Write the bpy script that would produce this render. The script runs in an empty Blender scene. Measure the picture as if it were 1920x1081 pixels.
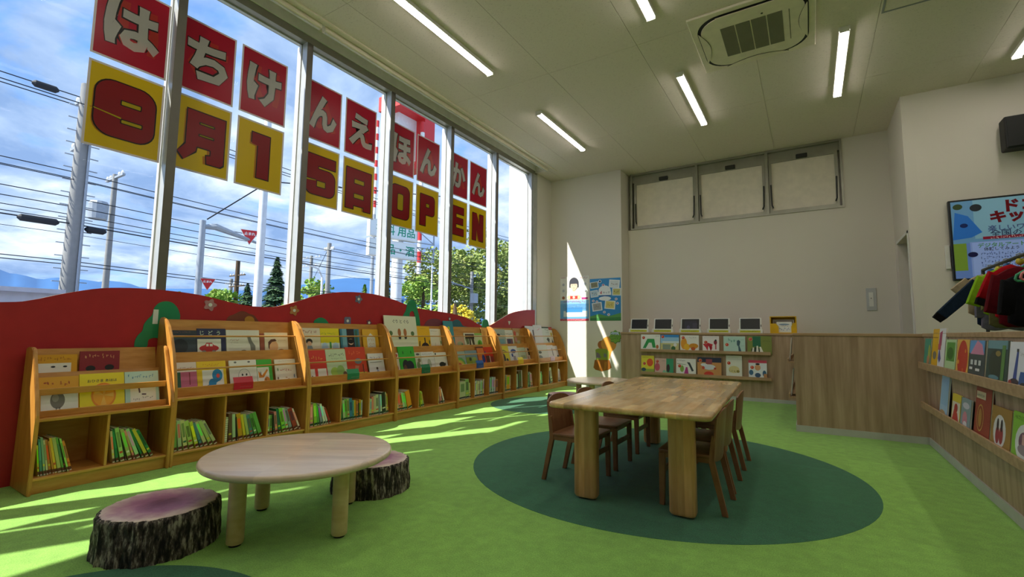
import bpy, bmesh, math, random
from mathutils import Vector, Matrix
R = random.Random(7)
S = bpy.context.scene
C = S.collection
PI = math.pi

# ------------------------------------------------ camera
YAW, PITCH, ROLL, FPX, EYE = 0.5637, 0.0943, 0.0099, 882.17, 1.15
cy_, sy_ = math.cos(YAW), math.sin(YAW)
fw = Vector((-sy_*math.cos(PITCH), cy_*math.cos(PITCH), math.sin(PITCH)))
rt = Vector((cy_, sy_, 0)); up = rt.cross(fw)
rt2 = math.cos(ROLL)*rt + math.sin(ROLL)*up
up2 = -math.sin(ROLL)*rt + math.cos(ROLL)*up
cam = bpy.data.cameras.new('camera'); cam.sensor_width = 36; cam.lens = FPX/1920*36
cam.clip_start = .05; cam.clip_end = 6000
co = bpy.data.objects.new('camera', cam); C.objects.link(co)
co.matrix_world = Matrix(((rt2.x, up2.x, -fw.x, 0), (rt2.y, up2.y, -fw.y, 0), (rt2.z, up2.z, -fw.z, EYE), (0, 0, 0, 1)))
S.camera = co
S.view_settings.view_transform = 'Standard'; S.view_settings.look = 'None'
S.view_settings.exposure = 0.4; S.view_settings.gamma = 1; S.view_settings.use_curve_mapping = False

def lin(c):
    if isinstance(c, str):
        c = [int(c[i:i+2], 16) for i in (0, 2, 4)]
    return tuple(((v/255)/12.92 if v <= 10 else ((v/255+.055)/1.055)**2.4) for v in c)

# ------------------------------------------------ sky
SKY_STRENGTH = 1.3
W = bpy.data.worlds.new('sky'); S.world = W; W.use_nodes = True
nt = W.node_tree; nt.nodes.clear()
def N(tree, t, **kw):
    n = tree.nodes.new(t)
    for k, v in kw.items(): setattr(n, k, v)
    return n
tc = N(nt, 'ShaderNodeTexCoord'); sx = N(nt, 'ShaderNodeSeparateXYZ'); nt.links.new(tc.outputs['Generated'], sx.inputs[0])
mx = N(nt, 'ShaderNodeMath', operation='MAXIMUM'); mx.inputs[1].default_value = 0.0; nt.links.new(sx.outputs[2], mx.inputs[0])
ad = N(nt, 'ShaderNodeMath', operation='ADD'); ad.inputs[1].default_value = .22; nt.links.new(mx.outputs[0], ad.inputs[0])
dv = [N(nt, 'ShaderNodeMath', operation='DIVIDE') for _ in range(2)]
for i in range(2):
    nt.links.new(sx.outputs[i], dv[i].inputs[0]); nt.links.new(ad.outputs[0], dv[i].inputs[1])
cb = N(nt, 'ShaderNodeCombineXYZ'); nt.links.new(dv[0].outputs[0], cb.inputs[0]); nt.links.new(dv[1].outputs[0], cb.inputs[1])
cb.inputs[2].default_value = 3.7
def wnoise(scale, detail, rough, dist=0.0):
    n = N(nt, 'ShaderNodeTexNoise'); n.inputs['Scale'].default_value = scale; n.inputs['Detail'].default_value = detail
    n.inputs['Roughness'].default_value = rough; n.inputs['Distortion'].default_value = dist
    nt.links.new(cb.outputs[0], n.inputs['Vector']); return n
def wramp(src, stops):
    r = N(nt, 'ShaderNodeValToRGB'); nt.links.new(src, r.inputs[0])
    e = r.color_ramp.elements
    while len(e) < len(stops): e.new(.5)
    for el, (p, c) in zip(e, stops): el.position = p; el.color = (*c, 1)
    return r
blue = wramp(mx.outputs[0], [(0, lin('b4cde6')), (.12, lin('8fb9ea')), (.4, lin('4c93ea')), (.9, lin('2f6fd6'))])
n1 = wnoise(1.5, 8, .56, .4); mask = wramp(n1.outputs['Fac'], [(.33, (0, 0, 0)), (.45, (1, 1, 1))])
n2 = wnoise(2.6, 7, .58, .3); ccol = wramp(n2.outputs['Fac'], [(.36, lin('7c97c2')), (.52, lin('a0b5d6')), (.68, lin('d6dfec'))])
mixc = N(nt, 'ShaderNodeMixRGB'); nt.links.new(mask.outputs[0], mixc.inputs[0]); nt.links.new(blue.outputs[0], mixc.inputs[1]); nt.links.new(ccol.outputs[0], mixc.inputs[2])
bg = N(nt, 'ShaderNodeBackground'); bg.inputs[1].default_value = SKY_STRENGTH
nt.links.new(mixc.outputs[0], bg.inputs[0])
wo = N(nt, 'ShaderNodeOutputWorld'); nt.links.new(bg.outputs[0], wo.inputs[0])

# ------------------------------------------------ sun
SUN_ENERGY = 7.5
sl = bpy.data.lights.new('sun', 'SUN'); sl.energy = SUN_ENERGY; sl.angle = math.radians(.55); sl.color = (1, .95, .86)
so = bpy.data.objects.new('sun', sl); C.objects.link(so)
so.rotation_euler = Vector((.5, 1.0, -1.165)).to_track_quat('-Z', 'Y').to_euler()
so.location = (-10, -10, 12)
LAMP_EMIT = 18.0

# ------------------------------------------------ materials
MATS = {}
def new_mat(name):
    m = bpy.data.materials.new(name); m.use_nodes = True; t = m.node_tree
    b = t.nodes['Principled BSDF']; MATS[name] = m
    return m, t, b
def tex_noise(t, coord, scale, detail=3, rough=.5, stretch=None):
    src = coord
    if stretch:
        mp = N(t, 'ShaderNodeMapping'); mp.inputs['Scale'].default_value = stretch; t.links.new(coord, mp.inputs[0]); src = mp.outputs[0]
    n = N(t, 'ShaderNodeTexNoise'); n.inputs['Scale'].default_value = scale; n.inputs['Detail'].default_value = detail
    n.inputs['Roughness'].default_value = rough; t.links.new(src, n.inputs['Vector']); return n
def ramp(t, src, stops):
    r = N(t, 'ShaderNodeValToRGB'); t.links.new(src, r.inputs[0]); e = r.color_ramp.elements
    while len(e) < len(stops): e.new(.5)
    for el, (p, c) in zip(e, stops): el.position = p; el.color = (*c, 1)
    return r
def bump(t, b, src, strength, dist=.01):
    n = N(t, 'ShaderNodeBump'); n.inputs['Strength'].default_value = strength; n.inputs['Distance'].default_value = dist
    t.links.new(src, n.inputs['Height']); t.links.new(n.outputs[0], b.inputs['Normal'])
def plain(name, col, rough=.5, metal=0, spec=.5, var=.06, scale=8, bmp=0, bscale=200):
    m, t, b = new_mat(name); c = lin(col) if isinstance(col, str) else col
    g = N(t, 'ShaderNodeTexCoord'); n = tex_noise(t, g.outputs['Object'], scale)
    r = ramp(t, n.outputs['Fac'], [(.3, tuple(v*(1-var) for v in c)), (.7, tuple(min(1, v*(1+var)) for v in c))])
    t.links.new(r.outputs[0], b.inputs['Base Color']); b.inputs['Roughness'].default_value = rough; b.inputs['Metallic'].default_value = metal
    b.inputs['Specular IOR Level'].default_value = spec
    if bmp:
        n2 = tex_noise(t, g.outputs['Object'], bscale, 4, .6); bump(t, b, n2.outputs['Fac'], bmp, .004)
    return m
def wood(name, dark, light, stretch, rough=.4, scale=3.0, strips=None, spec=.4, coat=0):
    """stretch: small along the grain.  strips=(sx,sy,sz,strength): block pattern of glued staves"""
    m, t, b = new_mat(name); g = N(t, 'ShaderNodeTexCoord')
    n = tex_noise(t, g.outputs['Object'], scale, 6, .6, stretch)
    r = ramp(t, n.outputs['Fac'], [(.28, lin(dark)), (.72, lin(light))])
    out = r.outputs[0]
    if strips:
        mp = N(t, 'ShaderNodeMapping'); mp.inputs['Scale'].default_value = strips[:3]; t.links.new(g.outputs['Object'], mp.inputs[0])
        # stagger rows: add a random shift along y per row of x
        se = N(t, 'ShaderNodeSeparateXYZ'); t.links.new(mp.outputs[0], se.inputs[0])
        fl = N(t, 'ShaderNodeMath', operation='FLOOR'); t.links.new(se.outputs[0], fl.inputs[0])
        wn = N(t, 'ShaderNodeTexWhiteNoise', noise_dimensions='1D'); t.links.new(fl.outputs[0], wn.inputs['W'])
        a2 = N(t, 'ShaderNodeMath', operation='ADD'); t.links.new(se.outputs[1], a2.inputs[0]); t.links.new(wn.outputs['Value'], a2.inputs[1])
        f2 = N(t, 'ShaderNodeMath', operation='FLOOR'); t.links.new(a2.outputs[0], f2.inputs[0])
        cc = N(t, 'ShaderNodeCombineXYZ'); t.links.new(fl.outputs[0], cc.inputs[0]); t.links.new(f2.outputs[0], cc.inputs[1])
        w2 = N(t, 'ShaderNodeTexWhiteNoise', noise_dimensions='2D'); t.links.new(cc.outputs[0], w2.inputs['Vector'])
        r2 = ramp(t, w2.outputs['Value'], [(0, (strips[3],)*3), (1, (1.08, 1.08, 1.08))])
        mm = N(t, 'ShaderNodeMixRGB', blend_type='MULTIPLY'); mm.inputs[0].default_value = 1
        t.links.new(out, mm.inputs[1]); t.links.new(r2.outputs[0], mm.inputs[2]); out = mm.outputs[0]
    t.links.new(out, b.inputs['Base Color']); b.inputs['Roughness'].default_value = rough
    b.inputs['Specular IOR Level'].default_value = spec; b.inputs['Coat Weight'].default_value = coat; b.inputs['Coat Roughness'].default_value = .2
    if not name.endswith('_top'): bump(t, b, n.outputs['Fac'], .06, .003)
    return m
def carpet(name, c1, c2, c3):
    m, t, b = new_mat(name); g = N(t, 'ShaderNodeTexCoord')
    n = tex_noise(t, g.outputs['Object'], 150, 4, .75); r = ramp(t, n.outputs['Fac'], [(.3, lin(c1)), (.5, lin(c2)), (.72, lin(c3))])
    n3 = tex_noise(t, g.outputs['Object'], 14, 4, .6); r3 = ramp(t, n3.outputs['Fac'], [(.3, (.86, .86, .86)), (.7, (1.12, 1.12, 1.12))])
    mm = N(t, 'ShaderNodeMixRGB', blend_type='MULTIPLY'); mm.inputs[0].default_value = 1
    t.links.new(r.outputs[0], mm.inputs[1]); t.links.new(r3.outputs[0], mm.inputs[2]); out = mm.outputs[0]
    # quarter-turned half-metre tiles
    mp = N(t, 'ShaderNodeMapping'); mp.inputs['Scale'].default_value = (2, 2, 2); t.links.new(g.outputs['Object'], mp.inputs[0])
    se = N(t, 'ShaderNodeVectorMath', operation='FLOOR'); t.links.new(mp.outputs[0], se.inputs[0])
    wn = N(t, 'ShaderNodeTexWhiteNoise', noise_dimensions='2D'); t.links.new(se.outputs[0], wn.inputs['Vector'])
    r4 = ramp(t, wn.outputs['Value'], [(0, (.93, .93, .93)), (1, (1.05, 1.05, 1.05))])
    m2 = N(t, 'ShaderNodeMixRGB', blend_type='MULTIPLY'); m2.inputs[0].default_value = 1
    t.links.new(out, m2.inputs[1]); t.links.new(r4.outputs[0], m2.inputs[2])
    t.links.new(m2.outputs[0], b.inputs['Base Color']); b.inputs['Roughness'].default_value = .95; b.inputs['Specular IOR Level'].default_value = .1
    b.inputs['Sheen Weight'].default_value = .25; bump(t, b, n.outputs['Fac'], .5, .006)
    return m
carpet('carpet_green', '6ba23c', '8fc253', 'aada6c')
carpet('carpet_dark', '22563a', '33704c', '478862')
def wallpaper(name, c, var=.02):
    m, t, b = new_mat(name); g = N(t, 'ShaderNodeTexCoord'); c = lin(c)
    n = tex_noise(t, g.outputs['Object'], 320, 3, .6); n0 = tex_noise(t, g.outputs['Object'], .8, 2, .5)
    r = ramp(t, n0.outputs['Fac'], [(.3, tuple(v*(1-var) for v in c)), (.7, tuple(v*(1+var) for v in c))])
    t.links.new(r.outputs[0], b.inputs['Base Color']); b.inputs['Roughness'].default_value = .85; b.inputs['Specular IOR Level'].default_value = .25
    bump(t, b, n.outputs['Fac'], .25, .003); return m
wallpaper('wall_white', 'ddd5c9')
def ceil_mat():
    m, t, b = new_mat('ceiling_board'); g = N(t, 'ShaderNodeTexCoord')
    n = tex_noise(t, g.outputs['Object'], 45, 4, .7, (1, 2.2, 1)); r = ramp(t, n.outputs['Fac'], [(.30, lin('b0a498')), (.40, lin('e2d5cb')), (.8, lin('e6dad0'))])
    t.links.new(r.outputs[0], b.inputs['Base Color']); b.inputs['Roughness'].default_value = .9; b.inputs['Specular IOR Level'].default_value = .15
    bump(t, b, n.outputs['Fac'], .2, .004)
ceil_mat()
wood('honey', 'b8792f', 'd9a052', (6, 1, 6), .35, 3.2, spec=.45, coat=.15)
wood('honey_upright', 'b4752c', 'd69c4e', (6, 6, .8), .35, 3.2, spec=.45, coat=.15)
wood('pale_beech', 'd4b080', 'ecd0a4', (1, 6, 6), .35, 2.6, coat=.3)
wood('beech_top', 'dcc0a0', 'eedac0', (1.2, 9, 6), .32, 2.6, (2.2, 14, 1, .86), coat=.35)
wood('stave_top', 'd8a058', 'f8d496', (8, 1.2, 8), .25, 2.6, (15, 2.6, 1, .55), coat=.5)
wood('stave_leg', 'da9a5a', 'f6c28a', (8, 8, 1), .35, 2.6, (24, 1, 1, .7), coat=.2)
wood('walnut_chair', '7a4c2c', '9c6c48', (2, 8, 2), .42, 3.0, coat=.1)
wood('ash_laminate', '967a5e', 'c4a88c', (9, 9, .55), .55, 1.6, spec=.35)
wood('ash_edge', 'a0805c', 'c09f7a', (1, 8, 8), .55, 2.2, spec=.35)
plain('aluminium', 'bfc0c1', .4, .35); plain('aluminium_white', 'cccccc', .45, .1)
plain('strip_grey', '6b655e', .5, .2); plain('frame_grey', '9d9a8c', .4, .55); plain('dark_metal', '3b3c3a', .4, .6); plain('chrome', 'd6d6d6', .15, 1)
plain('white_paint', 'e2e0d8', .5); plain('cream_plastic', 'e8dcca', .5); plain('black_plastic', '101012', .35)
plain('grey_plastic', '8d8f92', .5); plain('vinyl_base', 'bfbfb8', .5); plain('grille', '77735f', .7, bmp=.3)
plain('board_red', 'b3282f', .42, spec=.4); plain('board_edge', 'd8b68c', .5); plain('tree_green', '1f8a5c', .45)
plain('hill_brown', '7a3b2c', .5); plain('ochre', 'b5822c', .5); plain('teal_blue', '2c6a7c', .5); plain('plum', '7a3a4c', .5)
plain('flower_pink', 'b9848c', .5); plain('flower_orange', 'b77a4a', .5); plain('flower_blue', '6d6f8e', .5); plain('off_white', 'dfe0dc', .5)
plain('black_rubber', '151515', .7); plain('page', 'e9e2cf', .8); plain('card_white', 'ecebe4', .55)
plain('yellow_plastic', 'e3b010', .4); plain('speaker_black', '0c0c0d', .6)
plain('asphalt', '6b6c70', .9, bmp=.3, bscale=60); plain('concrete', '8d8d8c', .85, bmp=.3, bscale=60)
plain('galvanised', 'a2aab4', .5, .3); plain('facade_lilac', 'c8cbdc', .8); plain('facade_white', 'eceff4', .7); plain('wire_black', '20242c', .7)
plain('trunk', '54422f', .9, bmp=.5, bscale=30); plain('pole_white', 'dfe4ea', .5); plain('signal_red', 'd8302f', .5)
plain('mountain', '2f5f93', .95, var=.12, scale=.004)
def bark():
    m, t, b = new_mat('bark'); g = N(t, 'ShaderNodeTexCoord')
    mp = N(t, 'ShaderNodeMapping'); mp.inputs['Scale'].default_value = (1, 1, .28); t.links.new(g.outputs['Object'], mp.inputs[0])
    v = N(t, 'ShaderNodeTexVoronoi'); v.inputs['Scale'].default_value = 30; t.links.new(mp.outputs[0], v.inputs['Vector'])
    n = tex_noise(t, g.outputs['Object'], 38, 6, .7, (1, 1, .25))
    r = ramp(t, n.outputs['Fac'], [(.42, lin('15100e')), (.52, lin('5a4e46')), (.62, lin('c4b9a8'))])
    t.links.new(r.outputs[0], b.inputs['Base Color']); b.inputs['Roughness'].default_value = .7
    bump(t, b, n.outputs['Fac'], .9, .02)
bark()
def stump_top():
    m, t, b = new_mat('stump_top'); g = N(t, 'ShaderNodeTexCoord'); se = N(t, 'ShaderNodeVectorMath', operation='LENGTH')
    n = tex_noise(t, g.outputs['Object'], 9, 6, .65)
    mp = N(t, 'ShaderNodeMapping'); mp.inputs['Scale'].default_value = (1, 1, 0); t.links.new(g.outputs['Object'], mp.inputs[0]); t.links.new(mp.outputs[0], se.inputs[0])
    ml = N(t, 'ShaderNodeMath', operation='MULTIPLY_ADD'); ml.inputs[1].default_value = .22; t.links.new(n.outputs['Fac'], ml.inputs[0]); t.links.new(se.outputs['Value'], ml.inputs[2])
    r = ramp(t, ml.outputs[0], [(.14, lin('6a2c48')), (.24, lin('a2627c')), (.32, lin('c9a09c')), (.38, lin('e6d0bc'))])
    t.links.new(r.outputs[0], b.inputs['Base Color']); b.inputs['Roughness'].default_value = .45
stump_top()
def attr_mat(name, rough=.5, emit=0, trans=0):
    m, t, b = new_mat(name); a = N(t, 'ShaderNodeVertexColor', layer_name='Col')
    t.links.new(a.outputs[0], b.inputs['Base Color']); b.inputs['Roughness'].default_value = rough
    if emit:
        t.links.new(a.outputs[0], b.inputs['Emission Color']); b.inputs['Emission Strength'].default_value = emit
    if trans:
        tr = N(t, 'ShaderNodeBsdfTranslucent'); t.links.new(a.outputs[0], tr.inputs[0])
        mx_ = N(t, 'ShaderNodeMixShader'); mx_.inputs[0].default_value = trans
        t.links.new(b.outputs[0], mx_.inputs[1]); t.links.new(tr.outputs[0], mx_.inputs[2]); t.links.new(mx_.outputs[0], t.nodes['Material Output'].inputs[0])
    return m
attr_mat('print', .45); attr_mat('print_backlit', .3, trans=.55); attr_mat('screen', .2, emit=.12); attr_mat('cloth_print', .9)
def cloth(name, c): plain(name, c, .95, spec=.1, var=.15, scale=30, bmp=.3, bscale=120)
for n_, c_ in [('cloth_beige', 'a89678'), ('cloth_navy', '1d2a3a'), ('cloth_lime', '86b022'), ('cloth_red', 'a3141c'), ('cloth_black', '121214'), ('cloth_wine', '5a1018'), ('cloth_grey', '77737e'), ('cloth_pink', 'd0647a'), ('cloth_olive', '6b6a40')]: cloth(n_, c_)
plain('hanger_pink', 'd98080', .35); plain('hanger_green', '3f9a70', .35); plain('bead_yellow', 'd8c23a', .4); plain('bead_blue', '2a6fb0', .4); plain('bead_red', 'cc4438', .4)
def glass():
    m = bpy.data.materials.new('window_glass'); m.use_nodes = True; t = m.node_tree; t.nodes.clear(); MATS['window_glass'] = m
    tr = N(t, 'ShaderNodeBsdfTransparent'); tr.inputs[0].default_value = (.95, .97, .97, 1)
    gl = N(t, 'ShaderNodeBsdfGlossy'); gl.inputs['Roughness'].default_value = 0.0
    fr0 = N(t, 'ShaderNodeFresnel'); fr0.inputs[0].default_value = 1.12
    ge = N(t, 'ShaderNodeNewGeometry'); iv = N(t, 'ShaderNodeMath', operation='SUBTRACT'); iv.inputs[0].default_value = 1.0; t.links.new(ge.outputs['Backfacing'], iv.inputs[1])
    fr = N(t, 'ShaderNodeMath', operation='MULTIPLY'); t.links.new(fr0.outputs[0], fr.inputs[0]); t.links.new(iv.outputs[0], fr.inputs[1])
    mx_ = N(t, 'ShaderNodeMixShader'); o = N(t, 'ShaderNodeOutputMaterial')
    t.links.new(fr.outputs[0], mx_.inputs[0]); t.links.new(tr.outputs[0], mx_.inputs[1]); t.links.new(gl.outputs[0], mx_.inputs[2]); t.links.new(mx_.outputs[0], o.inputs[0])
glass()
def emissive(name, col, s):
    m, t, b = new_mat(name); b.inputs['Base Color'].default_value = (.9, .9, .9, 1)
    b.inputs['Emission Color'].default_value = (*col, 1); b.inputs['Emission Strength'].default_value = s
emissive('lamp_glow', (1, .95, .86), LAMP_EMIT)
def foliage(name, a, bcol, c):
    m, t, b = new_mat(name); g = N(t, 'ShaderNodeTexCoord'); n = tex_noise(t, g.outputs['Object'], 1.3, 4, .6)
    r = ramp(t, n.outputs['Fac'], [(.3, lin(a)), (.5, lin(bcol)), (.7, lin(c))]); t.links.new(r.outputs[0], b.inputs['Base Color'])
    b.inputs['Roughness'].default_value = .7; b.inputs['Specular IOR Level'].default_value = .2
foliage('leaf_olive', '5f7a38', '8c9c55', 'b0ad6a'); foliage('leaf_dark', '2f4c3a', '4d6b4c', '6c8a5e'); foliage('leaf_fresh', '5f8a34', '86a84c', 'b3bf60'); foliage('leaf_yellow', 'a89a2c', 'd8c43c', 'e8d860')

# ------------------------------------------------ mesh helpers
def tagp(o, label=None, cat=None, group=None, kind=None):
    if label: o['label'] = label
    if cat: o['category'] = cat
    if group: o['group'] = group
    if kind: o['kind'] = kind
    return o
def empty(name, loc, rz=0.0, **kw):
    o = bpy.data.objects.new(name, None); o.empty_display_size = .1; o.location = loc; o.rotation_euler = (0, 0, rz); C.objects.link(o)
    return tagp(o, **kw)
def root_inv(o):
    while o.parent: o = o.parent
    return (Matrix.Translation(o.location) @ o.rotation_euler.to_matrix().to_4x4()).inverted()
def finish(name, bm, mat, parent=None, local=False, smooth=None, **kw):
    """world-space bmesh -> object; its origin goes to its own base"""
    bmesh.ops.recalc_face_normals(bm, faces=bm.faces[:])
    me = bpy.data.meshes.new(name); bm.to_mesh(me); bm.free()
    return link_mesh(name, me, mat, parent, local, smooth, **kw)
def link_mesh(name, me, mat, parent=None, local=False, smooth=None, **kw):
    if parent is not None and not local: me.transform(root_inv(parent))
    for m in (mat if isinstance(mat, (list, tuple)) else [mat]): me.materials.append(MATS[m])
    if smooth:
        me.polygons.foreach_set('use_smooth', [len(f.vertices) <= 4 for f in me.polygons])
        if hasattr(me, 'set_sharp_from_angle'): me.set_sharp_from_angle(angle=math.radians(smooth))
    o = bpy.data.objects.new(name, me)
    if parent is not None: o.parent = parent
    else:
        vs = [v.co for v in me.vertices]
        if vs:
            c = Vector(((min(v.x for v in vs)+max(v.x for v in vs))/2, (min(v.y for v in vs)+max(v.y for v in vs))/2, min(v.z for v in vs)))
            me.transform(Matrix.Translation(-c)); o.location = c
    C.objects.link(o); return tagp(o, **kw)
def B(): return bmesh.new()
def box(bm, x0, x1, y0, y1, z0, z1, M=None, mi=0):
    v = [bm.verts.new((x, y, z)) for x in (x0, x1) for y in (y0, y1) for z in (z0, z1)]
    for f in ((0, 1, 3, 2), (4, 6, 7, 5), (0, 4, 5, 1), (2, 3, 7, 6), (0, 2, 6, 4), (1, 5, 7, 3)):
        bm.faces.new([v[i] for i in f]).material_index = mi
    if M is not None: bmesh.ops.transform(bm, matrix=M, verts=v)
    return v
def prism(bm, pts, a0, a1, axis='y', M=None):
    """closed outline pts extruded along axis; pts are (x,z) for y, (y,z) for x, (x,y) for z"""
    def P(p, a): return {'y': (p[0], a, p[1]), 'x': (a, p[0], p[1]), 'z': (p[0], p[1], a)}[axis]
    A = [bm.verts.new(P(p, a0)) for p in pts]; D = [bm.verts.new(P(p, a1)) for p in pts]; n = len(pts)
    bm.faces.new(A); bm.faces.new(D[::-1])
    for i in range(n): bm.faces.new([A[i], D[i], D[(i+1) % n], A[(i+1) % n]])
    if M is not None: bmesh.ops.transform(bm, matrix=M, verts=A+D)
    return A+D
def tube(bm, pts, r, seg=8, caps=True):
    pts = [Vector(p) for p in pts]; rings = []
    rr = r if isinstance(r, (list, tuple)) else [r]*len(pts)
    for i, p in enumerate(pts):
        d = (pts[min(i+1, len(pts)-1)]-pts[max(i-1, 0)]).normalized()
        a = d.orthogonal().normalized() if i == 0 else (a - d*a.dot(d)).normalized()
        b_ = d.cross(a)
        rings.append([bm.verts.new(p + (a*math.cos(2*PI*k/seg)+b_*math.sin(2*PI*k/seg))*rr[i]) for k in range(seg)])
    for i in range(len(rings)-1):
        for k in range(seg): bm.faces.new([rings[i][k], rings[i][(k+1) % seg], rings[i+1][(k+1) % seg], rings[i+1][k]])
    if caps: bm.faces.new(rings[0][::-1]); bm.faces.new(rings[-1])
def lathe(bm, prof, cx=0, cy=0, seg=48, wob=None):
    rings = []
    for (r, z) in prof:
        if r < 1e-5: rings.append([bm.verts.new((cx, cy, z))])
        else: rings.append([bm.verts.new((cx+r*(wob(k/seg, z) if wob else 1)*math.cos(2*PI*k/seg), cy+r*(wob(k/seg, z) if wob else 1)*math.sin(2*PI*k/seg), z)) for k in range(seg)])
    for i in range(len(rings)-1):
        a, b_ = rings[i], rings[i+1]
        for k in range(seg):
            if len(a) == 1: bm.faces.new([a[0], b_[k], b_[(k+1) % seg]])
            elif len(b_) == 1: bm.faces.new([a[k], b_[0], a[(k+1) % seg]])
            else: bm.faces.new([a[k], b_[k], b_[(k+1) % seg], a[(k+1) % seg]])
    return rings
def bevel(bm, w, seg=2):
    bmesh.ops.bevel(bm, geom=bm.edges[:], offset=w, segments=seg, affect='EDGES', profile=.5)
def copy_tree(o, parent=None):
    c = o.copy(); C.objects.link(c); c.parent = parent
    if parent is None and 'label' in c.keys(): del c['label']
    for ch in o.children: copy_tree(ch, c)
    return c

# ------------------------------------------------ flat print
class Art:
    """layers of coloured flat shapes in u (right) / v (up), later laid on a surface"""
    def __init__(s): s.v = []; s.f = []; s.c = []; s.z = 0
    def add(s, pts, faces, col):
        b_ = len(s.v); s.v += [(p[0], p[1], s.z) for p in pts]; s.f += [[b_+i for i in f] for f in faces]; s.c += [lin(col) if isinstance(col, str) else col]*len(faces)
        s.z += 1
    def poly(s, pts, col): s.add(pts, [list(range(len(pts)))], col)
    def rect(s, x0, y0, x1, y1, col): s.poly([(x0, y0), (x1, y0), (x1, y1), (x0, y1)], col)
    def ell(s, cx, cy, rx, ry, col, n=18, a0=0, a1=2*PI): s.poly([(cx+rx*math.cos(a0+(a1-a0)*k/n), cy+ry*math.sin(a0+(a1-a0)*k/n)) for k in range(n if a1-a0 > 6.2 else n+1)], col)
    def ring(s, cx, cy, rx, ry, w, col, n=24, a0=0, a1=2*PI):
        p = [(cx+(rx-w*o)*math.cos(a0+(a1-a0)*k/n), cy+(ry-w*o)*math.sin(a0+(a1-a0)*k/n)) for k in range(n+1) for o in (0, 1)]
        s.add(p, [[2*k, 2*k+2, 2*k+3, 2*k+1] for k in range(n)], col)
    def text(s, body, cx, cy, size, col, bold=0.0, w=None, mirror=False, h=None, space=1.0, res=2):
        cu = bpy.data.curves.new('t', 'FONT'); cu.body = body; cu.size = 1; cu.offset = bold; cu.resolution_u = res; cu.align_x = 'LEFT'; cu.space_character = space
        o = bpy.data.objects.new('t', cu); me = bpy.data.meshes.new_from_object(o)
        vs = [(v.co.x, v.co.y) for v in me.vertices]; fs = [list(p.vertices) for p in me.polygons]
        bpy.data.objects.remove(o); bpy.data.curves.remove(cu); bpy.data.meshes.remove(me)
        if not vs: return
        x0, x1 = min(v[0] for v in vs), max(v[0] for v in vs); y0, y1 = min(v[1] for v in vs), max(v[1] for v in vs)
        kx = w/(x1-x0) if w else size; ky = h/(y1-y0) if h else (size if size else kx)
        if not size and not h: ky = kx
        sg = -1 if mirror else 1
        s.add([(cx+sg*(v[0]-(x0+x1)/2)*kx, cy+(v[1]-(y0+y1)/2)*ky) for v in vs], fs, col)
    def scrib(s, x0, x1, y, h, col, seed=0):
        q = random.Random(seed); x = x0; pts = []; fs = []
        while x < x1-h*.5:
            w = h*q.uniform(.5, .9)
            for _ in range(2):
                a = (x+q.uniform(0, w), y+q.uniform(-h/2, h/2)); d = q.choice(((w*.7, q.uniform(-.1, .1)*h), (q.uniform(-.1, .1)*h, h*.7))); t = h*.09
                n_ = (-d[1], d[0]); L = math.hypot(*n_); n_ = (n_[0]/L*t, n_[1]/L*t); b_ = len(pts)
                a = (min(a[0], x+w*.4), a[1]-d[1]*.5)
                pts += [(a[0]-n_[0], a[1]-n_[1]), (a[0]+d[0]-n_[0], a[1]+d[1]-n_[1]), (a[0]+d[0]+n_[0], a[1]+d[1]+n_[1]), (a[0]+n_[0], a[1]+n_[1])]; fs.append([b_, b_+1, b_+2, b_+3])
            x += w*1.25
        if fs: s.add(pts, fs, col)
    def put(s, name, O, U, V, mat='print', parent=None, step=.00035, lift=.0006, **kw):
        O, U, V = Vector(O), Vector(U).normalized(), Vector(V).normalized(); Nn = U.cross(V)
        me = bpy.data.meshes.new(name)
        me.from_pydata([O+U*p[0]+V*p[1]+Nn*(lift+step*p[2]) for p in s.v], [], s.f)
        ca = me.color_attributes.new('Col', 'FLOAT_COLOR', 'CORNER'); i = 0
        for p, c in zip(me.polygons, s.c):
            for k in p.loop_indices: ca.data[k].color = (*c, 1)
        return link_mesh(name, me, mat, parent, **kw)

# ================================================ THE SETTING
CZ = 4.69
bm = B(); box(bm, -5.6, 6.1, -4.1, 10.2, -.2, 0); floor = finish('floor', bm, 'carpet_green', kind='structure')
for cx, cy, r in ((-1.225, 4.339, 1.607), (-3.666, 6.904, .918), (-2.189, .426, .897)):
    bm = B(); lathe(bm, [(0, .0012), (r, .0012), (r, -.01), (0, -.01)], cx, cy, 96)
    finish('carpet_circle', bm, 'carpet_dark', floor)
bm = B(); box(bm, -4.68, 6.1, -4.1, 10.2, CZ+.012, CZ+.2); box(bm, -5.3, -4.68, 8.86, 10.2, CZ+.012, CZ+.2)
ceiling = finish('ceiling', bm, 'ceiling_board', kind='structure')
base = None; gx = [-4.678, -4.10]+[-2.88+1.223*k for k in range(0, 7)]+[6.0]
gx = [-4.678, -4.103, -2.88, -1.657, -.434, .789, 2.012, 3.235, 4.458, 5.681]
for i in range(len(gx)-1):
    me0 = None
    for j in range(6):
        y0, y1 = -4.0+2.36*j, -4.0+2.36*(j+1)
        if me0 is None:
            bm = B(); box(bm, gx[i]+.002, gx[i+1]-.002, y0+.002, y1-.002, CZ, CZ+.012)
            o0 = finish('ceiling_panel', bm, 'ceiling_board', ceiling); me0 = o0
        else:
            o = me0.copy(); o.location.y += 2.36*j; C.objects.link(o)
bm = B(); box(bm, -4.98, -4.682, 8.87, 9.59, CZ, CZ+.012); finish('ceiling_panel', bm, 'ceiling_board', ceiling)
def wall(name, *boxes, mat='wall_white', parent=None):
    bm = B()
    for b_ in boxes: box(bm, *b_)
    return finish(name, bm, mat, parent, kind=None if parent else 'structure')
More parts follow.
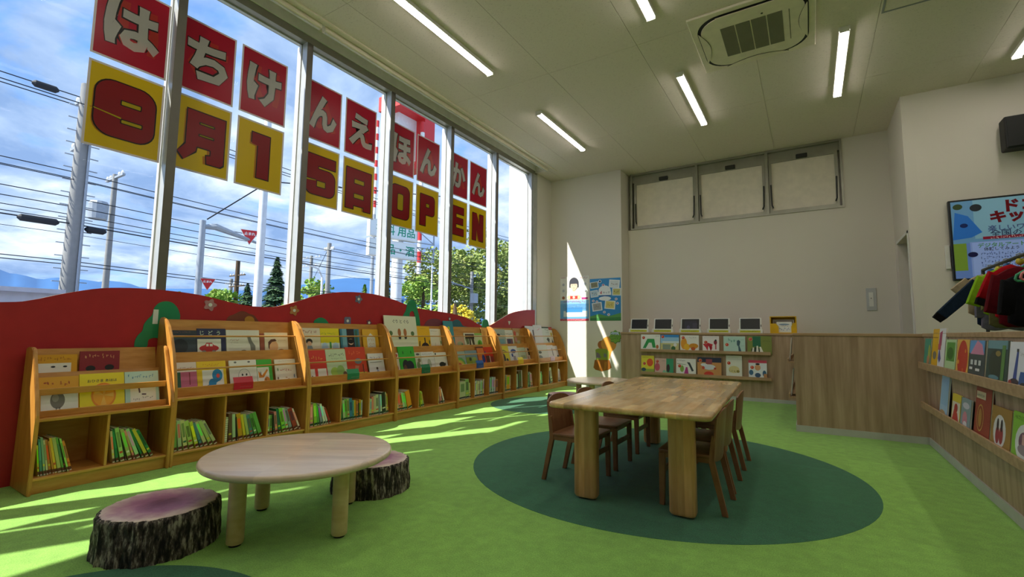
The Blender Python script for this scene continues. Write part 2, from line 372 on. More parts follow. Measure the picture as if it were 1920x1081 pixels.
wall('wall_left', (-5.3, -5.0, 8.93, 10.2, -.1, 4.9), (-5.3, -5.0, -4.1, -3.6, -.1, 4.9))
wall('wall_left_header', (-5.2, -4.66, -4.1, 8.93, 4.86, 5.0))
wall('wall_back_pillar', (-5.0, -3.32, 9.60, 10.2, -.1, 4.9))
wall('wall_back', (-3.32, 1.4, 10.05, 10.2, -.1, 3.43), (.615, 1.4, 10.05, 10.2, 3.43, 4.9), (-3.32, .615, 10.18, 10.2, 3.43, 4.9))
wall('wall_right_reveal', (1.27, 1.4, 8.7, 8.86, -.1, 4.9), (1.27, 1.4, 9.80, 10.05, -.1, 4.9), (1.27, 1.4, 8.86, 9.80, 2.66, 4.9))
wall('wall_right_passage', (1.4, 2.6, 9.8, 9.95, -.1, 2.9), (2.5, 2.6, 8.86, 9.8, -.1, 2.9), (1.4, 2.6, 8.86, 9.95, 2.66, 2.8))
wall('wall_right_back', (1.4, 6.1, 8.7, 8.86, -.1, 4.9))
wall('wall_right', (6.0, 6.1, -4.1, 8.86, -.1, 4.9))
wall('wall_front', (-5.3, 6.1, -4.1, -4.0, -.1, 4.9))
wall('trim_1', (1.262, 1.27, 8.80, 8.86, 0, 2.70), (1.262, 1.27, 8.80, 9.86, 2.66, 2.70), mat='white_paint')
wall('baseboard_pillar', (-5.0, -3.32, 9.588, 9.60, 0, .06), mat='vinyl_base')

# window wall: frame bays
YM = [1.873+1.364*k for k in range(-4, 5)]
MW = .079
bm = B(); box(bm, -5.20, -5.03, -3.6, 8.93, 4.65, 4.90); bm2 = B(); prism(bm2, [(-5.03, 4.65), (-5.018, 4.73), (-5.03, 4.74)], -3.6, 8.93)
hd = finish('trim_2', bm, 'frame_grey', kind='structure'); finish('head_fascia', bm2, 'frame_grey', hd)
bm = B(); box(bm, -5.02, -5.0, -3.6, 8.93, 4.735, 4.86); finish('head_strip', bm, 'white_paint', hd)
bm = B(); box(bm, -5.26, -5.02, -3.6, 8.93, 0, .12); finish('trim_3', bm, 'aluminium', kind='structure')
for i, y in enumerate(YM):
    wnd = empty('window_%d' % (i+1), (-5.13, y, 0), kind='structure')
    y1 = y+1.364 if i < len(YM)-1 else 8.72
    bm = B(); box(bm, -5.16, -5.02, y, y+MW, .12, 4.65); box(bm, -5.24, -5.16, y+.012, y+MW-.012, .12, 4.65)
    finish('mullion', bm, 'aluminium', wnd)
    bm = B(); box(bm, -5.02, -5.0185, y, y+MW, .12, 4.65); finish('room_face', bm, 'strip_grey', wnd)  # thin dark grey layer on the room side of each mullion
    bm = B()
    for yy in (y+MW, y1-.012): box(bm, -5.165, -5.125, yy, yy+.012, .12, 4.65)
    box(bm, -5.165, -5.125, y+MW, y1, 4.635, 4.65); box(bm, -5.165, -5.125, y+MW, y1, .12, .15)
    finish('glazing_bead', bm, 'aluminium_white', wnd)
    bm = B(); box(bm, -5.150, -5.144, y+MW+.006, y1-.006, .135, 4.642); finish('pane', bm, 'window_glass', wnd)
bm = B(); box(bm, -5.24, -5.03, 8.72, 8.76, 0, 4.65); box(bm, -5.05, -5.01, 8.77, 8.93, 0, 4.65); box(bm, -5.24, -5.05, 8.76, 8.93, 0, 4.65)
finish('trim_4', bm, 'aluminium', kind='structure')
# outside fin of white cladding beyond the last pane
bm = B(); box(bm, -5.68, -5.25, 8.84, 9.4, -.2, 6.0); fin = finish('wall_outer_fin', bm, 'facade_white', kind='structure')
for k in range(4):
    bm = B(); box(bm, -5.675, -5.27, 8.82, 8.84, .05+1.32*k, 1.36+1.32*k); finish('cladding_panel', bm, 'facade_white', fin)

# roller blind boxes and curtain track at the ceiling edge
for k, (a, b_) in enumerate(((-3.0, .33), (.36, 3.16), (3.20, 5.95), (5.99, 8.76))):
    t = empty('blind_box', (-4.66, a, CZ), label=['cream roller blind box at the ceiling edge, behind the picture', 'cream roller blind box above the first whole window bay, nearest the camera', 'cream roller blind box above the middle window bays', 'cream roller blind box above the last window bays by the white corner'][k].replace(', behind the picture', ' out of view'), cat='blind', group='roller blind boxes over the windows')
    bm = B(); box(bm, -4.70, -4.63, a, b_, CZ-.055, CZ+.10); bevel(bm, .01, 2); finish('housing', bm, 'cream_plastic', t)
    bm = B(); tube(bm, [(-4.665, a+.02, CZ-.062), (-4.665, b_-.02, CZ-.062)], .010, 8); finish('bottom_bar', bm, 'aluminium_white', t)
tk = empty('curtain_track', (-4.54, 2.9, CZ), label='long thin cream curtain track along the ceiling edge', cat='track')
bm = B(); box(bm, -4.552, -4.528, -3.0, 8.95, CZ-.018, CZ); finish('rail', bm, 'cream_plastic', tk)

# lamps
lamp0 = None
rows = [(-3.53, 'first row from the windows'), (-1.35, 'second row from the windows'), (.48, 'row by the air conditioner'), (2.33, 'row furthest right')]
for x, rn in rows:
    for j, y0 in enumerate((.14, 3.22, 6.32)):
        where = ['out of view', 'nearer the camera', 'at the back'][j]
        lab = 'slim batten ceiling light, %s, %s' % (rn, where)
        if lamp0 is None:
            t = empty('ceiling_light', (x, y0, CZ)); lamp0 = t
            bm = B(); box(bm, x-.052, x+.052, y0, y0+1.76, CZ-.045, CZ); finish('housing', bm, 'white_paint', t)
            bm = B(); prism(bm, [(x-.043, CZ-.044), (x-.038, CZ-.056), (x-.02, CZ-.064), (x+.02, CZ-.064), (x+.038, CZ-.056), (x+.043, CZ-.044)], y0+.012, y0+1.748)
            finish('diffuser', bm, 'lamp_glow', t)
            for yy in (y0, y0+1.748):
                bm = B(); box(bm, x-.047, x+.047, yy, yy+.012, CZ-.068, CZ-.045); finish('end_cap', bm, 'white_paint', t)
        else:
            t = copy_tree(lamp0); t.location = (x, y0, CZ)
        tagp(t, lab, 'ceiling light', 'batten lights on the ceiling')

# ceiling cassette air conditioner
AX, AY, AH = -.42, 5.885, .62
ac = empty('air_conditioner', (AX, AY, CZ), label='square cream ceiling cassette air conditioner with black-edged rounded grille', cat='air conditioner')
def rrect(cx, cy, hx, hy, r, n=8):
    p = []
    for sx_, sy2, a in ((1, 1, 0), (-1, 1, PI/2), (-1, -1, PI), (1, -1, 1.5*PI)):
        for k in range(n+1): t_ = a+PI/2*k/n; p.append((cx+sx_*(hx-r)+r*math.cos(t_), cy+sy2*(hy-r)+r*math.sin(t_)))
    return p
bm = B(); box(bm, AX-AH, AX+AH, AY-AH, AY+AH, CZ-.03, CZ); bevel(bm, .008, 2); finish('panel', bm, 'cream_plastic', ac)
bm = B(); prism(bm, rrect(AX, AY, .555, .555, .27), CZ-.034, CZ-.028, 'z'); finish('black_gap', bm, 'black_rubber', ac)
bm = B(); prism(bm, rrect(AX, AY, .520, .520, .25), CZ-.044, CZ-.03, 'z'); finish('centre_body', bm, 'cream_plastic', ac)
for k in range(4):
    x0 = AX-.31+.158*k
    bm = B(); box(bm, x0, x0+.146, AY-.31, AY+.31, CZ-.048, CZ-.043); finish('grille', bm, 'grille', ac)
for a in range(4):
    M = Matrix.Translation((AX, AY, 0)) @ Matrix.Rotation(a*PI/2, 4, 'Z')
    lens_o = [(-.33+.66*k/12, -.538+.078*math.sin(PI*k/12)) for k in range(13)]
    bm = B(); prism(bm, [(p[0]*1.05, -.545+(p[1]+.538)*1.15) for p in lens_o]+[(.34, -.546), (-.34, -.546)], CZ-.048, CZ-.043, 'z', M); finish('flap_gap', bm, 'black_rubber', ac)
    bm = B(); prism(bm, lens_o+[(.33, -.543), (-.33, -.543)], CZ-.054, CZ-.047, 'z', M); finish('flap', bm, 'cream_plastic', ac)
bm = B(); lathe(bm, [(0, CZ-.047), (.012, CZ-.047), (.012, CZ-.043)], AX+.12, AY-.37, 12); finish('sensor', bm, 'black_rubber', ac)
bm = B(); box(bm, AX+.37, AX+.378, AY-.3, AY+.3, CZ-.046, CZ-.043); finish('seam', bm, 'grille', ac)
ht = empty('ceiling_hatch', (1.03, 6.05, CZ), label='square inspection hatch with grey metal rim in the ceiling', cat='hatch')
bm = B()
for b_ in ((.81, 1.27, 6.25, 6.27), (.81, 1.27, 5.81, 5.83), (.81, .83, 5.83, 6.25), (1.25, 1.27, 5.83, 6.25)): box(bm, *b_, CZ-.006, CZ)
finish('rim', bm, 'grey_plastic', ht)
bm = B(); box(bm, .833, 1.247, 5.833, 6.247, CZ-.003, CZ); finish('hatch_panel', bm, 'ceiling_board', ht)

# high opening windows in the back wall
tw = empty('window_10', (-1.32, 10.05, 3.43), kind='structure')
def fr(bm, x0, x1, z0, z1, w, y0, y1):
    box(bm, x0, x1, y0, y1, z0, z0+w); box(bm, x0, x1, y0, y1, z1-w, z1); box(bm, x0, x0+w, y0, y1, z0+w, z1-w); box(bm, x1-w, x1, y0, y1, z0+w, z1-w)
bm = B(); fr(bm, -3.25, .615, 3.43, 4.685, .035, 10.03, 10.16); finish('outer_frame', bm, 'frame_grey', tw)
xs_ = [-3.215, -1.86, -.58, .58]
bm = B(); box(bm, -3.215, .58, 10.10, 10.17, 4.50, 4.65); finish('head_recess', bm, 'frame_grey', tw)
for k in range(3):
    a, b_ = xs_[k], xs_[k+1]
    if k: bm = B(); box(bm, a-.025, a+.025, 10.035, 10.16, 3.465, 4.65); finish('post', bm, 'frame_grey', tw)
    a += .03; b_ -= .03
    bm = B(); fr(bm, a, b_, 3.47, 4.50, .05, 10.09, 10.13); finish('sash', bm, 'frame_grey', tw)
    bm = B(); box(bm, a+.05, b_-.05, 10.115, 10.125, 3.52, 4.45); finish('sash_panel', bm, 'cream_plastic', tw)
    bm = B(); box(bm, (a+b_)/2-.09, (a+b_)/2+.09, 10.05, 10.1, 4.46, 4.54); bevel(bm, .008, 1); finish('latch', bm, 'dark_metal', tw)
    for xx, s in ((a+.03, 1), (b_-.03, -1)):
        bm = B(); tube(bm, [(xx, 10.075, 4.02), (xx+.01*s, 10.06, 3.62), (xx+.03*s, 10.05, 3.56)], .013, 6); finish('stay_arm', bm, 'dark_metal', tw)
sp = empty('switch_plate', (.91, 10.05, 1.6), label='tall grey wall switch plate on the white back wall', cat='switch')
bm = B(); box(bm, .84, .98, 10.035, 10.05, 1.59, 1.975); bevel(bm, .004, 1); finish('plate', bm, 'aluminium', sp)
bm = B(); box(bm, .875, .935, 10.03, 10.036, 1.66, 1.9); finish('insert', bm, 'white_paint', sp)
bm = B(); lathe(bm, [(0, 0), (.008, 0), (.008, .006), (0, .006)], 0, 0, 12); bmesh.ops.transform(bm, matrix=Matrix.Translation((.905, 10.03, 1.8)) @ Matrix.Rotation(PI/2, 4, 'X'), verts=bm.verts[:]); finish('button', bm, 'dark_metal', sp)

# laminated low walls
def low_wall(name, boxes, caps, bases):
    bm = B()
    for b_ in boxes: box(bm, *b_)
    w = finish(name, bm, 'ash_laminate', kind='structure')
    for b_ in caps: bm = B(); box(bm, *b_); bevel(bm, .003, 1); finish('cap_board', bm, 'ash_edge', w)
    for b_ in bases: bm = B(); box(bm, *b_); finish('base_strip', bm, 'vinyl_base', w)
low_wall('wall_back_counter', [(-3.28, -.18, 9.38, 9.44, 0, 1.152)], [(-3.28, -.06, 9.365, 10.05, 1.152, 1.19)], [(-3.28, -.18, 9.368, 9.38, 0, .06)])
low_wall('wall_counter_front', [(-.18, 1.05, 6.80, 6.9, 0, 1.152), (-.18, -.08, 6.9, 9.38, 0, 1.152)], [(-.185, 1.175, 6.79, 6.925, 1.152, 1.185), (-.185, -.065, 6.925, 9.365, 1.152, 1.185)], [(-.19, 1.05, 6.788, 6.80, 0, .075), (-.192, -.18, 6.80, 9.38, 0, .075)])
low_wall('wall_low_right', [(1.05, 1.17, -3.9, 6.9, 0, 1.152)], [(1.038, 1.18, -3.9, 6.788, 1.152, 1.19)], [(1.038, 1.05, -3.9, 6.788, 0, .075)])
def ledge(name, ax, a, b_, z0, wallpos, out, label, h=.055):
    """book ledge: wallpos = wall face, out = how far it stands off the wall"""
    if ax == 'x': t = empty(name, ((a+b_)/2, wallpos, z0), label=label, cat='shelf')
    else: t = empty(name, (wallpos, (a+b_)/2, z0), label=label, cat='shelf')
    def bx(p0, p1, za, zb):
        bm = B(); lo, hi = min(p0, p1), max(p0, p1)
        if ax == 'x': box(bm, a, b_, lo, hi, za, zb)
        else: box(bm, lo, hi, a, b_, za, zb)
        bevel(bm, .002, 1); return bm
    finish('shelf_board', bx(wallpos, wallpos-out+.018, z0, z0+.018), 'ash_edge', t)
    finish('front_lip', bx(wallpos-out+.018, wallpos-out, z0, z0+h), 'ash_edge', t)
ledge('book_ledge', 'x', -2.86, -.59, .81, 9.38, .08, 'upper laminated book ledge on the back counter, under the tablets')
ledge('book_ledge', 'x', -2.86, -.59, .37, 9.38, .08, 'lower laminated book ledge on the back counter')
ledge('book_ledge', 'y', -1.5, 6.72, .815, 1.05, .075, 'upper laminated book ledge along the right-hand low wall', .07)
ledge('book_ledge', 'y', -1.5, 6.72, .40, 1.05, .075, 'lower laminated book ledge along the right-hand low wall', .065)
ledge('book_ledge', 'y', 6.95, 9.0, .81, -.18, .08, 'upper book ledge seen end-on, on the counter side wall')
ledge('book_ledge', 'y', 6.95, 9.0, .37, -.18, .08, 'lower book ledge seen end-on, on the counter side wall')

# ================================================ RED SCENERY BOARD
OUT = [(-1.0, 1.30), (.2, 1.30), (.906, 1.338), (1.072, 1.365), (1.250, 1.427), (1.479, 1.489), (1.738, 1.511), (2.029, 1.506), (2.259, 1.485), (2.461, 1.447), (2.677, 1.412), (2.848, 1.405), (3.028, 1.419), (3.284, 1.495), (3.560, 1.590), (3.946, 1.653), (4.383, 1.658), (4.776, 1.604), (5.212, 1.515), (6.093, 1.455), (6.531, 1.385), (6.80, 1.30), (7.0, 1.275), (7.2, 1.30), (7.537, 1.423), (7.919, 1.551), (8.438, 1.628), (8.844, 1.647)]
def catmull(p, n=4):
    q = []
    for i in range(len(p)-1):
        a, b_, c, d = p[max(i-1, 0)], p[i], p[i+1], p[min(i+2, len(p)-1)]
        for k in range(n):
            t = k/n
            q.append(tuple(.5*(2*b_[j]+(c[j]-a[j])*t+(2*a[j]-5*b_[j]+4*c[j]-d[j])*t*t+(3*b_[j]-a[j]-3*c[j]+d[j])*t**3) for j in (0, 1)))
    return q+[p[-1]]
rb = empty('scenery_board', (-5.0, 4, 0), label='long red wavy-topped board behind the bookshelves under the windows', cat='board')
def plaque(bm, pts, x0, x1, side=1):
    A = [bm.verts.new((x0, *p)) for p in pts]; D = [bm.verts.new((x1, *p)) for p in pts]; n = len(pts)
    bm.faces.new(A); bm.faces.new(D[::-1])
    for i in range(n): bm.faces.new([A[i], D[i], D[(i+1) % n], A[(i+1) % n]]).material_index = side
top = catmull(OUT)
for (a, b_) in ((-1.0, 2.66), (2.66, 4.95), (4.95, 7.0), (7.0, 8.844)):
    seg = [p for p in top if a-1e-6 <= p[0] <= b_+1e-6]
    def zt(y):
        for p, q in zip(top, top[1:]):
            if p[0] <= y <= q[0]: return p[1]+(q[1]-p[1])*(y-p[0])/max(q[0]-p[0], 1e-9)
    pts = [(a, 0)]+[(a, zt(a))]+[p for p in seg if a+.01 < p[0] < b_-.01]+[(b_, zt(b_)), (b_, 0)]
    bm = B(); plaque(bm, pts[::-1], -5.018, -5.0); finish('board_section', bm, ['board_red', 'board_edge'], rb)
def cut(name, pts, mat, x=-5.0, t=.006, sm=True):
    bm = B(); plaque(bm, catmull(pts+[pts[0]], 3)[:-1] if sm else pts, x, x+t, 0); return finish(name, bm, mat, rb)
treeA = [(1.740, .999), (1.743, 1.055), (1.762, 1.101), (1.789, 1.137), (1.799, 1.196), (1.826, 1.244), (1.854, 1.280), (1.865, 1.341), (1.898, 1.389), (1.949, 1.409), (2.003, 1.400), (2.044, 1.362), (2.070, 1.307), (2.077, 1.251), (2.059, 1.065), (1.930, 1.070), (1.878, 1.075), (1.839, 1.054), (1.831, .995)]
cut('tree_cutout', treeA, 'tree_green')['label'] = 'large lobed green tree cutout beside the first tall bookshelf'
cut('hill_cutout', [(2.494, 1.230), (2.498, 1.264), (2.522, 1.295), (2.561, 1.310), (2.593, 1.329), (2.632, 1.349), (2.681, 1.344), (2.717, 1.327), (2.767, 1.312), (2.794, 1.287), (2.803, 1.231)], 'hill_brown')
cut('hill_spot', [(2.681, 1.235), (2.676, 1.270), (2.698, 1.295), (2.732, 1.299), (2.761, 1.286), (2.776, 1.261), (2.775, 1.233)], 'ochre', -4.994, .003)
cut('bush_cutout', [(3.489, 1.231), (3.496, 1.271), (3.531, 1.299), (3.575, 1.313), (3.628, 1.305), (3.667, 1.279), (3.684, 1.235)], 'tree_green')
tb = cut('tree_cutout', [(4.933, 1.352), (4.958, 1.404), (4.998, 1.466), (5.027, 1.570), (5.077, 1.614), (5.128, 1.628), (5.179, 1.610), (5.210, 1.560), (5.243, 1.478), (5.277, 1.395), (5.302, 1.291), (5.305, 1.217), (5.239, 1.216), (5.200, 1.309), (5.171, 1.433), (5.126, 1.462), (5.079, 1.429), (5.065, 1.357)], 'tree_green')
tb['label'] = 'arched green tree cutout standing above the wavy top'
cut('hill_cutout', [(5.389, 1.250), (5.433, 1.304), (5.494, 1.343), (5.605, 1.363), (5.721, 1.356), (5.806, 1.314), (5.877, 1.226)], 'plum')
cut('hill_cutout', [(6.045, 1.235), (6.067, 1.320), (6.138, 1.357), (6.211, 1.363), (6.287, 1.326), (6.346, 1.268), (6.482, 1.242)], 'teal_blue')
cut('tree_cutout', [(6.902, 1.216), (6.908, 1.328), (6.949, 1.380), (7.014, 1.394), (7.072, 1.378), (7.108, 1.320), (7.120, 1.219)], 'tree_green')
for (y, z, r, m, sq) in ((2.332, 1.397, .052, 'flower_pink', 0), (3.231, 1.383, .052, 'flower_orange', 0), (3.976, 1.284, .055, 'flower_blue', 1), (4.136, 1.573, .05, 'flower_blue', 0), (4.324, 1.268, .04, 'plum', 0), (5.994, 1.371, .03, 'plum', 0), (7.815, 1.355, .04, 'off_white', 2)):
    n = 30; pts = []
    for k in range(n):
        a = 2*PI*k/n; rr = r*(1+.22*math.cos(5*a)) if sq != 1 else r*(1+.12*math.cos(4*a+PI))
        if sq == 2: rr = r*(.7+.45*max(0, math.cos(3*a-PI/2)))
        pts.append((y+rr*math.cos(a), z+rr*math.sin(a)))
    f = cut('flower_cutout', pts, m, sm=False)
    if sq != 2:
        bm = B(); plaque(bm, [(y+.018*math.cos(2*PI*k/12), z+.018*math.sin(2*PI*k/12)) for k in range(12)], -4.994, -4.991, 0); c_ = finish('flower_centre', bm, 'off_white', rb)
cf = cut('number_sticker', [(1.86, 1.20), (1.90, 1.20), (1.90, 1.33), (1.86, 1.33)], 'off_white', -4.994, .001, False)

# ================================================ BOOKSHELVES
XB = -4.99
TALL = [(-4.58, 0), (-4.578, .30), (-4.58, .56), (-4.595, .66), (-4.63, .80), (-4.68, .95), (-4.735, 1.08), (-4.80, 1.175), (-4.85, 1.228), (-4.89, 1.25), (-4.93, 1.262), (-4.965, 1.258), (-4.985, 1.24), (XB, 1.2), (XB, 0)]
LOW = [(-4.578, 0), (-4.56, .50), (-4.565, .545), (-4.60, .64), (-4.755, .975), (-4.775, 1.0), (-4.80, 1.012), (-4.90, 1.012), (-4.93, 1.0), (XB, 0)]
def board(bm, a, b_, y0, y1, t):
    """slanted board whose front face runs from a=(x,z) to b=(x,z)"""
    dx, dz = b_[0]-a[0], b_[1]-a[1]; L = math.hypot(dx, dz); n = (-dz/L*t, dx/L*t)
    prism(bm, [a, b_, (b_[0]+n[0], b_[1]+n[1]), (a[0]+n[0], a[1]+n[1])], y0, y1)
UY0, U1W, UW, ST = 1.054, .854, 1.2785, .024
def unit_y(k): return UY0 if k == 1 else UY0+U1W+(k-2)*UW
def shelf_unit(k, label):
    y0 = unit_y(k); w = U1W if k == 1 else UW; y1 = y0+w
    t = empty('bookshelf', (-4.78, (y0+y1)/2, 0), label=label, cat='bookshelf', group='honey wood picture-book shelves under the windows')
    tall = k > 1; prof = TALL if tall else LOW
    for a in (y0+.001, y1-ST-.001):
        bm = B(); prism(bm, prof, a, a+ST); bmesh.ops.bevel(bm, geom=[e for e in bm.edges if abs(e.verts[0].co.y-e.verts[1].co.y) < 1e-6], offset=.005, segments=2, affect='EDGES')
        finish('side_panel', bm, 'honey_upright', t)
    i0, i1 = y0+ST+.001, y1-ST-.001
    def part(name, *b_, mat='honey', bev=.003):
        bm = B(); box(bm, b_[0], b_[1], i0, i1, b_[2], b_[3])
        if bev: bevel(bm, bev, 1)
        return finish(name, bm, mat, t)
    part('base_board', XB+.012, -4.592, .092, .112); part('kick_board', -4.63, -4.612, 0, .092)
    lz = .566 if tall else .517
    part('back_panel', XB, XB+.012, .02, lz, bev=0)
    part('cubby_top', XB+.012, -4.588, lz-.022, lz)
    nb = 3 if tall else 2
    for j in range(1, nb):
        yy = i0+(i1-i0)*j/nb
        bm = B(); box(bm, XB+.012, -4.60, yy-.009, yy+.009, .112, lz-.022); bevel(bm, .002, 1); finish('divider', bm, 'honey_upright', t)
    if tall:
        part('front_ledge', -4.695, -4.678, lz, .645)
        bm = B(); board(bm, (-4.80, lz), (-4.866, .945), i0, i1, .012); finish('middle_rest', bm, 'honey', t)
        part('upper_trough', -4.93, -4.868, .885, .90, bev=0)
        bm = B(); board(bm, (-4.915, .89), (-4.974, 1.245), i0, i1, .010); finish('upper_rest', bm, 'honey', t)
        for (x, z) in ((-4.848, 1.09), (-4.735, .797)):
            bm = B(); tube(bm, [(x, i0-.005, z), (x, i1+.005, z)], .0085, 10); finish('dowel', bm, 'honey', t, smooth=40)
    else:
        part('front_ledge', -4.668, -4.655, lz, .562); part('slat', -4.70, -4.688, .668, .715)
        bm = B(); board(bm, (-4.77, lz), (-4.85, .82), i0, i1, .012); finish('middle_rest', bm, 'honey', t)
        part('upper_trough', -4.93, -4.855, .765, .78, bev=0)
        bm = B(); board(bm, (-4.91, .77), (-4.955, .995), i0, i1, .012); finish('upper_rest', bm, 'honey', t)
    return t
ords = {1: 'low two-bay bookshelf nearest the camera, at the left edge', 2: 'first tall bookshelf from the left, with the red card', 3: 'second tall bookshelf from the left, with a green card', 4: 'third tall bookshelf, with the big cream picture book', 5: 'fourth tall bookshelf, with the blue card', 6: 'fifth tall bookshelf, with the yellow card', 7: 'last tall bookshelf, at the white corner, with the lilac card'}
for k in range(1, 8): shelf_unit(k, 'honey wood '+ords[k])

# ================================================ BOOKS SHOWN FACE-ON
def book(label, O, U, V, w, h, t, col, art=None, group=None, shift=0.0, page_in=.003):
    U, V = Vector(U).normalized(), Vector(V).normalized(); Nn = U.cross(V); O = Vector(O)+Nn*shift
    M = Matrix(((U.x, V.x, Nn.x, O.x), (U.y, V.y, Nn.y, O.y), (U.z, V.z, Nn.z, O.z), (0, 0, 0, 1)))
    b0 = O+U*(w/2)-Nn*(t/2)
    r = empty('picture_book', b0, label=label, cat='book', group=group)
    a = Art(); a.rect(0, 0, w, h, col)
    bm = B(); box(bm, 0, w, 0, h, -.0016, 0, M); box(bm, 0, w, 0, h, -t, -t+.0016, M); box(bm, 0, .0016, 0, h, -t+.0016, -.0016, M)
    me = bpy.data.meshes.new('cover'); bmesh.ops.recalc_face_normals(bm, faces=bm.faces[:]); bm.to_mesh(me); bm.free()
    ca = me.color_attributes.new('Col', 'FLOAT_COLOR', 'CORNER'); cc = (*lin(col), 1)
    ca.data.foreach_set('color', [v for _ in range(len(ca.data)) for v in cc]); link_mesh('cover', me, 'print', r)
    bm = B(); box(bm, .0016, w-page_in, page_in, h-page_in, -t+.0016, -.0016, M); finish('page_block', bm, 'page', r)
    if art:
        a = Art(); art(a, w, h); a.put('cover_print', O, U, V, parent=r)
    return r
def A_(*ops):
    """cover art from ops in unit coordinates"""
    def f(a, w, h):
        for o in ops:
            k = o[0]
            if k == 'r': a.rect(o[1]*w, o[2]*h, o[3]*w, o[4]*h, o[5])
            elif k == 'c': a.ell(o[1]*w, o[2]*h, o[3]*w, o[4]*h, o[5])
            elif k == 'o': a.ring(o[1]*w, o[2]*h, o[3]*w, o[4]*h, o[6]*w, o[5])
            elif k == 'p': a.poly([(x*w, y*h) for x, y in o[1]], o[2])
            elif k == 's': a.scrib(o[1]*w, o[2]*w, o[3]*h, o[4]*h, o[5], int(o[3]*1000)+int(o[2]*77))
            elif k == 't': a.text(o[1], o[2]*w, o[3]*h, None, o[5], .012, w=o[4]*w)
    return f
TIER = {'U': ((-4.885, .902), (-4.955, 1.25)), 'L': ((-4.742, .569), (-4.845, .93)), 'u': ((-4.868, .782), (-4.895, 1.0)), 'l': ((-4.685, .52), (-4.785, .86))}
def sbook(label, tier, y0, y1, zt, col, art=None, shift=0, t=.012):
    (xa, za), (xb, zb) = TIER[tier]; L = math.hypot(xb-xa, zb-za); V = ((xb-xa)/L, 0, (zb-za)/L)
    return book(label, (xa, y0, za), (0, 1, 0), V, y1-y0, (zt-za)/V[2], t, col, art, None, shift)
WH, CR, BK, RD, GN, YL = 'f0eee6', 'e6dfc8', '1a1a1c', 'c32a28', '3aa03a', 'f0c818'
sbook('amber book with a white panel and black dashes, upper row of the low shelf', 'u', 1.085, 1.338, .951, 'e0a21c', A_(('s', .08, .9, .82, .12, 'b06a14'), ('r', .02, .1, .86, .62, WH), ('c', .45, .46, .05, .04, BK), ('c', .72, .46, .05, .04, BK)))
sbook('dark red picture book with pale title, upper row of the low shelf', 'u', 1.352, 1.607, .972, '8f2430', A_(('s', .12, .45, .78, .13, 'd89a6a'), ('s', .55, .88, .78, .13, 'd89a6a'), ('c', .27, .28, .12, .12, BK), ('c', .74, .30, .12, .12, BK)))
sbook('amber picture book with a grey bird, bottom row of the low shelf', 'l', 1.082, 1.322, .792, 'e3a51a', A_(('s', .15, .45, .82, .09, 'a8420e'), ('s', .55, .85, .82, .09, 'a8420e'), ('r', .12, .05, .98, .60, 'e9e7df'), ('c', .5, .38, .17, .22, '77736a'), ('c', .45, .44, .08, .1, '9a968c'), ('r', .46, .08, .48, .2, '55524c'), ('r', .54, .08, .56, .2, '55524c')))
sbook('yellow picture book with a sliced orange, bottom row of the low shelf', 'l', 1.325, 1.604, .80, 'f2dc14', A_(('t', 'おひさま あはは', .5, .80, .66, '4a4230'), ('c', .52, .40, .28, .34, 'e88a10'), ('c', .52, .40, .24, .29, 'f5a81c'), ('p', [(.52, .40), (.3, .45), (.36, .58)], 'f7bd48'), ('p', [(.52, .40), (.48, .66), (.62, .64)], 'f7bd48'), ('p', [(.52, .40), (.74, .46), (.74, .34)], 'f7bd48'), ('p', [(.52, .40), (.44, .14), (.58, .14)], 'f7bd48'), ('r', 0, .01, .1, .06, RD)), shift=.004)
sbook('pale blue picture book with small sketched figures, bottom row of the low shelf', 'l', 1.61, 1.845, .80, 'bcdcd2', A_(('s', .1, .85, .86, .08, '5c8fb0'), ('r', .14, .1, .9, .58, 'f2ede0'), ('s', .4, .6, .36, .22, '5a4048'), ('s', .22, .45, .2, .05, '6a5a5a'), ('s', .5, .8, .24, .05, '6a5a5a')))
# first tall shelf
sbook('dark slate book with a dim figure, top row, first tall shelf', 'U', 1.942, 2.20, 1.145, '2b3440', A_(('r', .02, .03, .96, .8, '37444e'), ('c', .45, .4, .25, .28, '222b34'), ('s', .2, .8, .93, .04, '8a5a50')), shift=.0)
sbook('navy picture book with a red car on a white panel, first tall shelf', 'U', 2.202, 2.461, 1.164, '232a52', A_(('t', 'じ  ど  う', .45, .84, .7, 'c8dcc8'), ('r', .0, .02, .82, .62, WH), ('c', .40, .28, .34, .13, 'c8282c'), ('p', [(.22, .34), (.3, .48), (.5, .48), (.6, .34)], 'c8282c'), ('r', .30, .35, .38, .44, WH), ('r', .42, .35, .52, .44, WH), ('c', .22, .16, .07, .05, '8a8a8a'), ('c', .56, .16, .07, .05, '8a8a8a')))
sbook('white picture book with a grey seal, first tall shelf', 'U', 2.466, 2.80, 1.153, 'e8e5da', A_(('s', .12, .4, .6, .06, 'b0786a'), ('s', .12, .35, .5, .04, '9a8a7a'), ('p', [(.62, .72), (.72, .74), (.76, .55), (.86, .35), (.86, .08), (.72, .1), (.70, .4), (.66, .5)], '7c7c76'), ('c', .5, .12, .1, .08, '6a6660'), ('c', .34, .1, .07, .06, '5a5650')))
sbook('thin reddish-brown picture book edge-on between white ones, first tall shelf', 'U', 2.806, 2.852, 1.12, 'a0543c')
sbook('cream picture book with a brown-haired face, top row right of the first tall shelf', 'U', 2.857, 3.12, 1.129, 'efe6cc', A_(('c', .36, .35, .2, .27, 'e8b888'), ('p', [(.14, .3), (.14, .55), (.26, .68), (.44, .7), (.5, .6), (.3, .56), (.2, .42), (.18, .2)], '5c3420'), ('c', .68, .14, .14, .08, '8a5a3a'), ('s', .55, .9, .62, .04, 'b0a080')))
